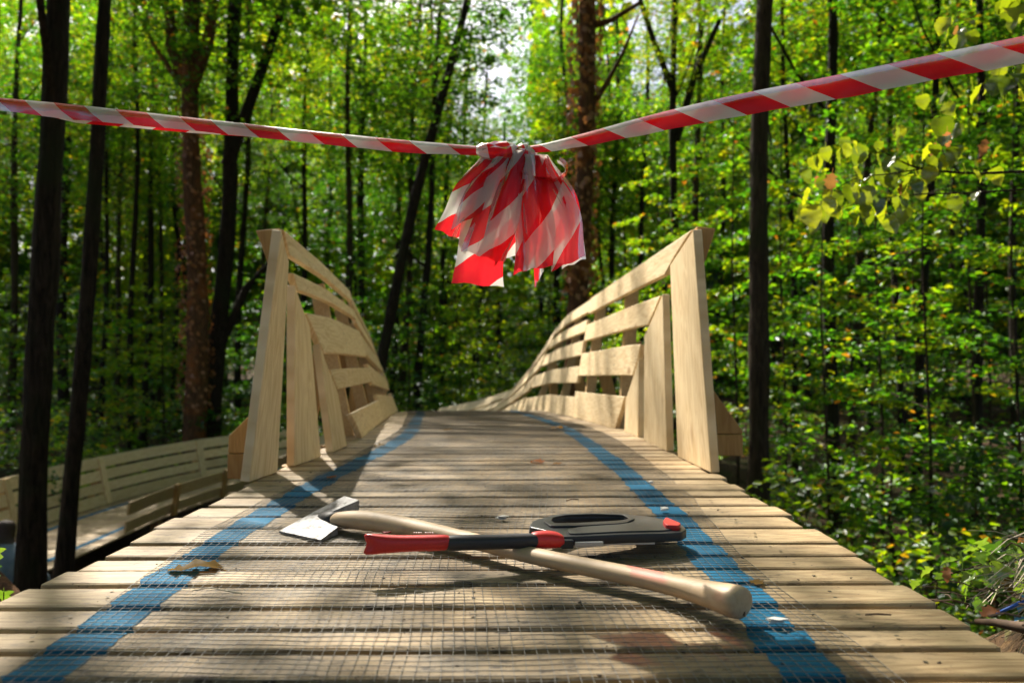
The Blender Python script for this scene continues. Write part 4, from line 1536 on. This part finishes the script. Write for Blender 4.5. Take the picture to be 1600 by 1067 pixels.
# ------------------------------------------------------------------ large leaves close to the camera
def mat_near_leaf(name, base, vein, tcol, gloss=0.08):
    t = NT(name)
    tc = t.n('TexCoord')
    oi = t.n('ObjectInfo')
    n = t.noise(tc.outputs['Object'], 55.0, 4, 0.6)
    wv = t.n('TexWave', wave_type='BANDS', bands_direction='DIAGONAL', i_Scale=22.0, i_Distortion=1.5, i_Detail=1.0)
    t.l(tc.outputs['Object'], wv.inputs['Vector'])
    col = t.mix(t.ramp(n, [(0.3, 0.0), (0.8, 1.0)]), base, vein)
    col = t.mix(t.math('MULTIPLY', t.ramp(wv.outputs['Fac'], [(0.86, 0.0), (0.97, 1.0)]), 0.35), col, vein)
    spot = t.noise(tc.outputs['Object'], 140.0, 2, 0.5)
    col = t.mix(t.ramp(spot, [(0.68, 0.0), (0.72, 0.8)]), col, (0.10, 0.055, 0.02))
    hs = t.n('HueSaturation')
    t.l(t.math('ADD', 0.42, t.math('MULTIPLY', oi.outputs['Random'], 0.75)), hs.inputs['Value'])
    t.l(t.math('SUBTRACT', 0.535, t.math('MULTIPLY', oi.outputs['Random'], 0.05)), hs.inputs['Hue'])
    t.l(col, hs.inputs['Color'])
    d = t.n('BsdfDiffuse')
    t.l(hs.outputs[0], d.inputs['Color'])
    tr = t.n('BsdfTranslucent')
    t.l(t.mix(1.0, hs.outputs[0], tcol, 'MULTIPLY'), tr.inputs['Color'])
    ms = t.n('MixShader')
    ms.inputs[0].default_value = 0.55
    t.l(d.outputs[0], ms.inputs[1])
    t.l(tr.outputs[0], ms.inputs[2])
    gl = t.n('BsdfGlossy', i_Roughness=0.32)
    m2 = t.n('MixShader')
    m2.inputs[0].default_value = gloss
    t.l(ms.outputs[0], m2.inputs[1])
    t.l(gl.outputs[0], m2.inputs[2])
    t.l(m2.outputs[0], t.out.inputs['Surface'])
    return t.m


M['near_leaf'] = mat_near_leaf('hazel_leaf', (0.14, 0.19, 0.012), (0.22, 0.24, 0.02), (2.2, 2.1, 0.5))
M['ivy_leaf'] = mat_near_leaf('ivy_leaf', (0.075, 0.15, 0.02), (0.13, 0.20, 0.04), (2.4, 2.3, 0.7), 0.14)
M['brown_leaf'] = mat_near_leaf('withered_leaf', (0.26, 0.12, 0.045), (0.36, 0.19, 0.08), (1.3, 1.1, 0.7), 0.015)


def leaf_shape(name, outline, mat, cup=0.12, seed=0, wave=0.05):
    """leaf from a half outline (along, across) mirrored about the midrib; unit length"""
    r = random.Random(seed)
    vs, fs = [], []
    for (a, w) in outline:
        bend = -0.30 * a * a + 0.05 * math.sin(a * 7 + seed)
        for sgn in (-1, -0.5, 0, 0.5, 1):
            vs.append((sgn * w, a, bend + abs(sgn) * w * cup * 2 * (1 if abs(sgn) < 1 else 0.9) + (r.uniform(-wave, wave) if abs(sgn) == 1 else 0)))
    for i in range(len(outline) - 1):
        for k in range(4):
            fs.append((i * 5 + k, i * 5 + k + 1, (i + 1) * 5 + k + 1, (i + 1) * 5 + k))
    # stalk
    vs += [(-0.012, 0, 0), (0.012, 0, 0), (0.008, -0.35, 0.05), (-0.008, -0.35, 0.05)]
    b = len(vs)
    fs.append((b - 4, b - 3, b - 2, b - 1))
    return mesh_data(name, vs, fs, mat, True)


hazel = [leaf_shape('leaf', [(0.0, 0.06), (0.02, 0.24 + .03 * i), (0.10, 0.36), (0.17, 0.37), (0.22, 0.43), (0.32, 0.42), (0.38, 0.46), (0.5, 0.42), (0.56, 0.43), (0.66, 0.33), (0.72, 0.33), (0.82, 0.2), (0.88, 0.17), (1.0, 0.01)], M['near_leaf'], 0.10 + 0.05 * i, i) for i in range(3)]
ivy = [leaf_shape('leaf', [(0.0, 0.05), (-0.04, 0.20), (0.05, 0.42), (0.12, 0.50), (0.2, 0.36), (0.27, 0.25), (0.36, 0.36), (0.42, 0.40), (0.5, 0.28), (0.62, 0.19), (0.8, 0.11), (1.0, 0.01)], M['ivy_leaf'], 0.10 + 0.06 * i, 20 + i, 0.03) for i in range(2)]
withered = [leaf_shape('leaf', [(0.0, 0.04), (0.08, 0.16), (0.15, 0.30), (0.22, 0.18), (0.32, 0.24), (0.42, 0.38), (0.5, 0.22), (0.62, 0.26), (0.72, 0.30), (0.8, 0.16), (0.9, 0.12), (1.0, 0.01)], M['brown_leaf'], 0.05 + 0.03 * i, 40 + i, 0.045) for i in range(3)]


def put_leaf(root, me, pos, size, hang=0.9, az=None, r=random):
    """leaf hangs from pos; hang 1 = blade pointing down, 0 = flat"""
    az = r.uniform(0, 6.28) if az is None else az
    e = Euler((-hang * math.pi / 2 + r.uniform(-.35, .35), r.uniform(-.5, .5), 0))
    q = Matrix.Rotation(az, 3, 'Z') @ e.to_matrix()
    o = link('leaf', me, root, rot=q.to_euler(), scale=(size, size, size))
    o.location = Vector(pos) - root.location
    return o


# branch of the right-hand tree hanging into the picture
BY = 2.35
br_root = thing('leafy_branch', 'yellow-green broad-leaved branch reaching in from the right edge below the tape', 'branch', tuple(at_y(1760, 262, BY)))
def twig(root, pts, w0, w1, mat='bark', name='twig'):
    P_ = [at_y(px, py, BY + dy) - root.location for px, py, dy in pts]
    f = spline(range(len(P_)), [tuple(p) for p in P_])
    q = [Vector(f(t)) for t in np.linspace(0, len(P_) - 1, 14)]
    m = MB()
    m.tube(q, list(np.linspace(w0, w1, 14)), 6, True)
    return m.build(name, M[mat], root, True)


B0 = Vector((2.42, 0.30, 1.3))
m = MB()
m.tube([B0 - br_root.location, Vector((2.3, 1.2, 1.1)) - br_root.location, at_y(1760, 262, BY) - br_root.location], [0.016, 0.011, 0.007], 6, False)
m.build('bough', M['bark'], br_root, True)
twig(br_root, [(1760, 262, 0), (1600, 268, 0), (1520, 271, 0), (1440, 264, 0), (1400, 248, 0.02), (1370, 232, 0.04)], 0.006, 0.0012)
twig(br_root, [(1760, 285, 0.03), (1600, 296, 0.03), (1500, 302, 0.03), (1430, 304, 0.05), (1370, 312, 0.06), (1310, 326, 0.08)], 0.004, 0.001)
twig(br_root, [(1440, 264, 0), (1390, 272, 0.0), (1340, 278, -0.02), (1300, 300, -0.02), (1280, 322, -0.03)], 0.0025, 0.0008)
twig(br_root, [(1500, 270, 0), (1480, 250, 0.03), (1465, 215, 0.05), (1455, 170, 0.06)], 0.002, 0.0008)
twig(br_root, [(1640, 40, 0.1), (1580, 110, 0.08), (1545, 130, 0.08), (1525, 150, 0.07)], 0.002, 0.0008)
twig(br_root, [(1760, 262, 0), (1700, 100, 0.1), (1640, 40, 0.1), (1560, 10, 0.1), (1500, 40, 0.1)], 0.003, 0.001)
spots = [(1262, 335, 32), (1268, 308, 26), (1282, 330, 28), (1285, 285, 26), (1270, 255, 24), (1300, 283, 28), (1315, 240, 24), (1352, 240, 30), (1330, 300, 28), (1348, 305, 34), (1370, 318, 26), (1385, 330, 30), (1410, 330, 32), (1352, 330, 22), (1385, 283, 24), (1430, 285, 30), (1435, 300, 22), (1470, 198, 34), (1485, 240, 26), (1490, 318, 24), (1520, 275, 20), (1550, 275, 26), (1480, 215, 22), (1460, 238, 26), (1440, 252, 24), (1375, 250, 24), (1400, 225, 26), (1475, 145, 30), (1560, 150, 30), (1535, 145, 28), (1580, 130, 34), (1598, 150, 30), (1565, 110, 24), (1490, 45, 30), (1502, 60, 30), (1478, 38, 24), (1570, 12, 34), (1520, 0, 26), (1595, 20, 30), (1540, 228, 24), (1300, 318, 24), (1420, 262, 22), (1455, 270, 24), (1340, 268, 22), (1365, 285, 24), (1410, 300, 22), (1320, 330, 22), (1395, 255, 22)]
rl = random.Random(9)
spots += [(px_ + rl.uniform(-26, 26), py_ + rl.uniform(-20, 16), sz_ * rl.uniform(.7, 1.0)) for px_, py_, sz_ in spots[::2]] + [(px_ + rl.uniform(-40, 40), py_ + rl.uniform(-28, 22), sz_ * rl.uniform(.6, .95)) for px_, py_, sz_ in spots]
for i, (px, py, sz) in enumerate(spots):
    me = hazel[i % 3] if i % 17 != 5 else withered[0]
    p = at_y(px, py - sz * 0.4, BY + rl.uniform(-0.08, 0.1))
    put_leaf(br_root, me, p, sz * 1.12 * BY / F_PX, rl.uniform(0.45, 0.95), rl.uniform(-1.2, 1.2) + (math.pi if rl.random() < .35 else 0), rl)

# ivy on the bank beside the deck
IY = 1.06
ivy_root = thing('ivy_plant', 'trailing ivy with pale lobed leaves on the bank beside the near right deck edge', 'ivy', tuple(at_y(1660, 950, 1.0)))
BY = IY
twig(ivy_root, [(1660, 950, -.06), (1640, 890, -0.03), (1570, 872, 0), (1520, 886, 0), (1490, 895, 0), (1465, 905, 0), (1440, 922, 0.0)], 0.0014, 0.0008, 'bark')
twig(ivy_root, [(1660, 950, -.06), (1590, 850, -.02), (1560, 872, 0), (1540, 884, 0.01), (1515, 892, 0.01)], 0.0013, 0.0008, 'bark')
twig(ivy_root, [(1660, 950, -.06), (1600, 905, -.02), (1560, 918, 0), (1530, 930, 0.01), (1500, 930, 0.02)], 0.001, 0.0006, 'bark')
for i, (px, py, sz) in enumerate([(1505, 868, 22), (1455, 893, 16), (1432, 912, 15), (1522, 860, 14), (1530, 866, 16), (1555, 858, 26), (1575, 850, 24), (1592, 846, 22), (1580, 866, 28), (1565, 870, 22), (1598, 868, 24), (1545, 884, 20), (1550, 900, 22), (1522, 912, 22), (1507, 918, 20), (1568, 888, 22), (1572, 905, 18), (1590, 892, 22), (1565, 942, 22), (1578, 935, 18), (1538, 868, 18), (1518, 858, 14), (1600, 855, 20), (1612, 870, 26), (1545, 908, 14), (1480, 890, 16), (1470, 900, 15), (1495, 880, 18), (1535, 850, 18), (1560, 925, 18), (1590, 915, 22), (1530, 940, 18), (1515, 900, 16), (1555, 872, 22), (1585, 880, 24)]):
    put_leaf(ivy_root, ivy[i % 2] if i % 9 != 7 else withered[1], at_y(px, py - sz * .3, IY + rl.uniform(-.03, .03)), sz * 1.45 * IY / F_PX, rl.uniform(0.2, 0.95), rl.uniform(-1.4, 1.4) + (math.pi if rl.random() < .4 else 0), rl)

# dark leaves of a plant at the left edge
pl = thing('leafy_weed', 'dark green broad leaves at the left frame edge beside the deck', 'plant', (-0.98, 1.4, -0.9))
BY = 1.35
for i, (px, py, sz) in enumerate([(-12, 872, 34), (6, 935, 26), (-22, 905, 40), (-14, 938, 30)]):
    p = at_y(px, py - sz * .4, BY)
    put_leaf(pl, ivy[i % 2], p, sz * BY / F_PX, 0.8, rl.uniform(-.8, .8), rl)
    m = MB()
    m.tube([Vector((0, 0, -0.9)), Vector((0.02 * i, 0, -0.2)), p - pl.location], [0.003, 0.002, 0.001], 5, False)
    m.build('stem', M['bark'], pl, True)

# ------------------------------------------------------------------ bits lying on the deck
def deck_leaf(px, py, size, az, label, me=None, lift=0.006):
    p = at_z(px, py, 0.004)
    p.z = float(EZ(p.y)) + lift
    if p.y > 3:
        p = at_z(px, py, float(EZ(p.y)) + lift)
    o = link('fallen_leaf', me or withered[0], None, loc=p, rot=(0.12, -0.1, az), scale=(size, size, size))
    return tag(o, label, 'leaf', 'fallen leaves on the deck')


deck_leaf(262, 893, 0.085, -1.2, 'large curled brown leaf on the left blue line near the front', withered[1], 0.008)
deck_leaf(522, 747, 0.04, 0.6, 'small dark brown leaf on the left blue line behind the axe head', withered[0])
deck_leaf(603, 697, 0.05, 2.0, 'orange-brown leaf by the foot of the left wall', withered[2])
deck_leaf(862, 668, 0.07, -0.8, 'rust-coloured leaf beside the bend of the right blue line', withered[2])
deck_leaf(850, 722, 0.05, 1.0, 'pale curled leaf in the middle of the deck beyond the saw', withered[1])
deck_leaf(878, 724, 0.03, 1.9, 'tiny pale scrap of leaf left of the right blue line', withered[0])
deck_leaf(700, 671, 0.05, 0.2, 'small dark leaf on the far part of the deck', withered[0])
deck_leaf(1190, 915, 0.03, 0.2, 'dark scrap of leaf under the butt of the axe handle', withered[0])


def bit(name, label, cat, px, py, pts, w, mat):
    p = at_z(px, py, 0.005)
    m = MB()
    m.tube([Vector(q) for q in pts], w, 5, True)
    o = m.build(name, mat, None, True, p)
    tag(o, label, cat)
    return o


M['twig'] = mat_simple('dry_twig', (0.16, 0.10, 0.06), 0.85, 0, 90, (0.08, 0.05, 0.03), 0.3)
M['straw'] = mat_simple('pale_straw', (0.50, 0.42, 0.30), 0.7)
M['scrap'] = mat_simple('pale_scrap', (0.72, 0.70, 0.66), 0.5, 0, 120, (0.5, 0.48, 0.45), 0.6)
bit('straw_stem', 'thin pale straw stem lying in front of the large brown leaf', 'stem', 300, 925, [(0, 0, 0.002), (0.02, 0.006, 0.004), (0.045, -0.005, 0.004), (0.07, -0.012, 0.002)], 0.0009, M['straw'])
bit('twig', 'short dark twig on a bare plank near the right deck edge', 'twig', 1352, 960, [(0, 0, 0.0), (0.012, -0.003, 0.002), (0.024, -0.002, 0.001), (0.030, 0.0, 0.0)], 0.0011, M['twig'])
bit('twig', 'dark curved twig above the saw beside the blue line', 'twig', 885, 782, [(0, 0, 0.0), (0.012, 0.004, 0.003), (0.026, 0.002, 0.002)], 0.0012, M['twig'])
for px, py, sz, lb in ((1037, 799, 0.013, 'crumpled white scrap on the right blue line beyond the saw'), (785, 812, 0.014, 'pale wood chip beyond the axe handle'), (1016, 757, 0.010, 'small white scrap on the right blue line farther off'), (1212, 975, 0.016, 'grey fluffy scrap on the right blue line near the front')):
    p = at_z(px, py, 0.004)
    m = MB()
    r_ = random.Random(px)
    for k in range(3):
        a = r_.uniform(0, 3)
        m.prism([(sz * r_.uniform(.4, 1) * math.cos(a + j * 1.57), sz * 0.6 * r_.uniform(.4, 1) * math.sin(a + j * 1.57), 0.001 + 0.003 * r_.random() + 0.002 * k) for j in range(4)], (0, 0, 0.0012))
    tag(m.build('scrap', M['scrap'], None, False, p), lb, 'scrap')
# crumbs of soil trodden into the mesh
r = np.random.default_rng(8)
V, Fc = [], []
for i in range(1500):
    y = 0.5 + 3.2 * r.random() ** 1.6
    x = np.clip(r.normal(-0.08, 0.26), ML(y), MR(y))
    if r.random() < 0.25:
        x = r.uniform(EL(y) + .02, ER(y) - .02)
    sz = 0.0008 + 0.0022 * r.random() ** 3
    z = EZ(y) + sz * 0.6
    b = len(V)
    for k in range(4):
        V.append((x + sz * r.uniform(-1.3, 1.3), y + sz * r.uniform(-1.2, 1.2), z + sz * r.uniform(-.3, .8)))
    Fc += [(b, b + 1, b + 2), (b, b + 2, b + 3), (b, b + 3, b + 1), (b + 1, b + 3, b + 2)]
M['soil'] = mat_simple('soil_crumb', (0.045, 0.03, 0.018), 0.95)
tag(link('soil_crumbs', fast_mesh('soil_crumbs', V, Fc, M['soil'])), 'dark crumbs of soil scattered over the planks', kind='stuff')

# ------------------------------------------------------------------ bank debris at the right edge
r = np.random.default_rng(21)
m = MB()
for i in range(420):
    x, y = r.uniform(0.60, 1.25), r.uniform(0.55, 1.15)
    z = float(ground_z(x, y)) + 0.012
    a = r.uniform(0, 6.28)
    L = r.uniform(0.015, 0.05)
    d = Vector((math.cos(a), math.sin(a), r.uniform(-.15, .2)))
    p = Vector((x, y, z))
    m.tube([p, p + d * L * .5 + Vector((0, 0, .004)), p + d * L], r.uniform(0.0005, 0.0015), 4, False)
tag(m.build('twig_litter', M['twig'], None), 'tangle of dry twigs and roots on the bank at the right edge', kind='stuff')
m = MB()
c = at_y(1625, 925, 1.02)
for i in range(80):
    a = r.uniform(2.2, 4.6)
    p0 = c + Vector((r.normal(0, .012), r.normal(0, .02), r.normal(0.01, .03)))
    L = r.uniform(0.03, 0.075)
    d = Vector((math.cos(a), r.normal(0, .5), math.sin(a) * .6 - .2)).normalized()
    m.tube([p0, p0 + d * L * .5, p0 + d * L + Vector((0, 0, -.012))], 0.0007, 3, False)
tag(m.build('dry_grass_tuft', M['straw'], None), 'tuft of dry grey grass at the right edge beneath the ivy', 'grass tuft')
M['bluetwine'] = mat_simple('blue_twine', (0.01, 0.09, 0.42), 0.5)
M['bluewrap'] = mat_simple('blue_wrap', (0.05, 0.32, 0.62), 0.4, 0, 60, (0.2, 0.5, 0.72), 0.5)
m = MB()
tw = [at_y(1558, 958, 1.0), at_y(1580, 948, 1.0), at_y(1600, 937, 1.0), at_y(1640, 925, 1.0)]
m.tube(tw, 0.0022, 6, True)
tag(m.build('blue_twine', M['bluetwine'], None, True), 'strand of blue twine at the right edge beside the dry grass', 'twine')
m = MB()
rc = random.Random(2)
for k in range(9):
    q = at_y(1600 + rc.uniform(-14, 30), 950 + rc.uniform(-12, 12), 1.03 + rc.uniform(-.01, .02))
    m.prism([q + Vector((rc.uniform(-.012, .012), rc.uniform(-.006, .006), rc.uniform(-.012, .012))) for _ in range(4)], (0, 0.001, 0))
tag(m.build('blue_wrapping', M['bluewrap'], None), 'crumpled light blue wrapping at the right edge', 'wrapping')
o = link('fallen_leaf', withered[1], None, loc=at_y(1535, 962, 0.98), rot=(0.5, 0.2, -1.2), scale=(0.03, 0.03, 0.03))
tag(o, 'orange and pale curled leaf on the bank by the right deck edge', 'leaf')
m = MB()
lg = [at_y(1660, 992, 0.86), at_y(1600, 980, 0.90), at_y(1555, 972, 0.93), at_y(1525, 970, 0.96)]
m.tube(lg, [0.008, 0.007, 0.005, 0.003], 7, True)
tag(m.build('fallen_stick', M['twig'], None, True), 'brown stick lying on the bank against the right deck edge', 'stick')

# log on the slope at the lower left
m = MB()
m.tube([at_y(-60, 870, 3.2), at_y(-10, 905, 3.1), at_y(15, 930, 3.0), at_y(45, 975, 2.9)], [0.04, 0.038, 0.036, 0.03], 9, True)
m.tube([at_y(45, 975, 2.9), at_y(60, 1010, 2.85), Vector((-1.9, 2.8, float(ground_z(-1.9, 2.8)) - 0.05))], [0.03, 0.03, 0.03], 7, True)
tag(m.build('fallen_log', M['bark_red'], None, True), 'rough brown log slanting down at the lower left edge', 'log')

# ------------------------------------------------------------------ person crouching at the lower left, mostly out of the frame
def mat_cloth(name, a, b):
    t = NT(name)
    tc = t.n('TexCoord')
    n = t.noise(tc.outputs['Object'], 9.0, 4, 0.6)
    t.principled(t.mix(t.ramp(n, [(0.35, 0.0), (0.65, 1.0)]), a, b), 0.85, t.bump(n, 0.5, 0.02), spec=0.2)
    return t.m


def skin_body(name, joints, edges, mats, parent, root_i=0):
    me = bpy.data.meshes.new(name)
    me.from_pydata([j[0] for j in joints], edges, [])
    o = link(name, me, parent)
    md = o.modifiers.new('skin', 'SKIN')
    for i, sv_ in enumerate(me.skin_vertices[0].data):
        sv_.radius = (joints[i][1], joints[i][2] if len(joints[i]) > 2 else joints[i][1])
        sv_.use_root = (i == root_i)
    md.use_smooth_shade = True
    o.modifiers.new('sub', 'SUBSURF').render_levels = 2
    bpy.context.view_layer.update()
    ev = o.evaluated_get(bpy.context.evaluated_depsgraph_get())
    m2 = bpy.data.meshes.new_from_object(ev)
    o.modifiers.clear()
    o.data = m2
    bpy.data.meshes.remove(me)
    m2.materials.clear()
    for q in mats:
        m2.materials.append(q)
    return o


pg = at_y(-14, 880, 5.0)
gzp = float(ground_z(pg.x, pg.y))
person = thing('person', 'person crouching with back turned in a grey-blue top at the left edge', 'person', (pg.x, pg.y, gzp))
M['skin'] = mat_simple('skin', (0.50, 0.30, 0.21), 0.55)
M['cloth_top'] = mat_cloth('grey_blue_cloth', (0.12, 0.17, 0.23), (0.20, 0.25, 0.30))
M['cloth_black'] = mat_cloth('black_cloth', (0.012, 0.012, 0.014), (0.02, 0.02, 0.023))
M['hair'] = mat_simple('brown_hair', (0.06, 0.03, 0.018), 0.6, 0, 60, (0.03, 0.015, 0.01), 0.6)
H = 1.0
J = [((0, 0, .34), .15, .13), ((0, .06, .52), .14, .12), ((0, .15, .70), .17, .13), ((0, .22, .82), .11, .10), ((0, .27, .90), .055), ((0, .30, .985), .085, .095), ((0, .31, 1.06), .08, .09),
     ((.17, .21, .79), .07), ((.25, .34, .58), .05), ((.16, .52, .50), .04), ((.12, .60, .48), .032),
     ((-.17, .21, .79), .07), ((-.25, .34, .58), .05), ((-.16, .52, .50), .04), ((-.12, .60, .48), .032),
     ((.14, .10, .32), .10), ((.20, .46, .44), .075), ((.18, .28, .08), .05), ((.18, .42, .04), .045),
     ((-.14, .10, .32), .10), ((-.20, .46, .44), .075), ((-.18, .28, .08), .05), ((-.18, .42, .04), .045)]
E = [(0, 1), (1, 2), (2, 3), (3, 4), (4, 5), (5, 6), (3, 7), (7, 8), (8, 9), (9, 10), (3, 11), (11, 12), (12, 13), (13, 14), (0, 15), (15, 16), (16, 17), (17, 18), (0, 19), (19, 20), (20, 21), (21, 22)]
body = skin_body('body', J, E, [M['cloth_top'], M['cloth_black'], M['skin'], M['hair']], person)
for p in body.data.polygons:
    c = p.center
    if c.z > 0.90 and c.y > 0.18:
        p.material_index = 3 if (c.y < 0.34 or c.z > 1.04) else 2
    elif c.z > 0.86 and c.y > 0.2 and abs(c.x) < 0.08:
        p.material_index = 2
    elif c.y > 0.50 and 0.40 < c.z < 0.6 and abs(c.x) < 0.19:
        p.material_index = 2
    elif c.z < 0.40 or (c.y > 0.2 and c.z < 0.52 and abs(c.x) < 0.24 and c.y < 0.5):
        p.material_index = 1
for sx in (-1, 1):
    for k in range(4):
        m = MB()
        a = Vector((sx * (.12 - .012 * k), .615, .475 - .004 * k))
        m.tube([a, a + Vector((-sx * .01, .035, -.012)), a + Vector((-sx * .02, .06, -.035)), a + Vector((-sx * .025, .062, -.058))], [.009, .009, .008, .006], 6, True)
        m.build('finger', M['skin'], person, True)
    m = MB()
    a = Vector((sx * .10, .59, .49))
    m.tube([a, a + Vector((-sx * .03, .025, 0)), a + Vector((-sx * .045, .05, -.01))], [.011, .010, .007], 6, True)
    m.build('thumb', M['skin'], person, True)
person.scale = (0.98, 0.98, 1.02)
person.rotation_euler = (0, 0, 0.35)

# ------------------------------------------------------------------ screw heads
V, Fc = [], []
def disc(c, nrm, rad):
    nrm = Vector(nrm).normalized()
    a = nrm.orthogonal().normalized()
    b = nrm.cross(a)
    i0 = len(V)
    for k in range(6):
        V.append(tuple(Vector(c) + a * (rad * math.cos(k * math.pi / 3)) + b * (rad * math.sin(k * math.pi / 3))))
    Fc.extend([(i0, i0 + 1, i0 + 2), (i0, i0 + 2, i0 + 3), (i0, i0 + 3, i0 + 4), (i0, i0 + 4, i0 + 5)])
rs = random.Random(31)
for a, b in zip(stations[:-1], stations[1:]):
    y = (a + b) / 2
    if y > 5.5 or y < 0.5:
        continue
    for off in (0.10, 0.5, 0.90):
        for dy in ((-0.012, 0.012) if b - a > 0.08 else (0.0,)):
            x = EL(y) * (1 - off) + ER(y) * off + rs.uniform(-.006, .006)
            disc((x, y + dy + rs.uniform(-.004, .004), EZ(y) + 0.0021), (0, 0, 1), 0.0028)
M['screw'] = mat_simple('screw_head', (0.10, 0.085, 0.06), 0.5, 0.6)
o = link('screw_heads', fast_mesh('screw_heads', V, Fc, M['screw']), deck)
o['kind'] = 'stuff'
for W_, root, ss, rows_ in ((RW, rw, (3.3, 4.3, 5.4), (0.12, 0.45, 0.70, 0.92)), (LW, lw, (2.9, 3.7, 4.7), (0.09, 0.35, 0.58, 0.82, 0.95))):
    V, Fc = [], []
    for s_ in ss:
        for u in rows_:
            for du in (-0.03, 0.03):
                n_ = W_.nrm(s_, u)
                disc(W_.p(s_ + rs.uniform(-.01, .01), u + du) - n_ * 0.0055, -n_, 0.006)
    o = link('screw_heads', fast_mesh('screw_heads', V, Fc, M['screw']), root)
    o['kind'] = 'stuff'
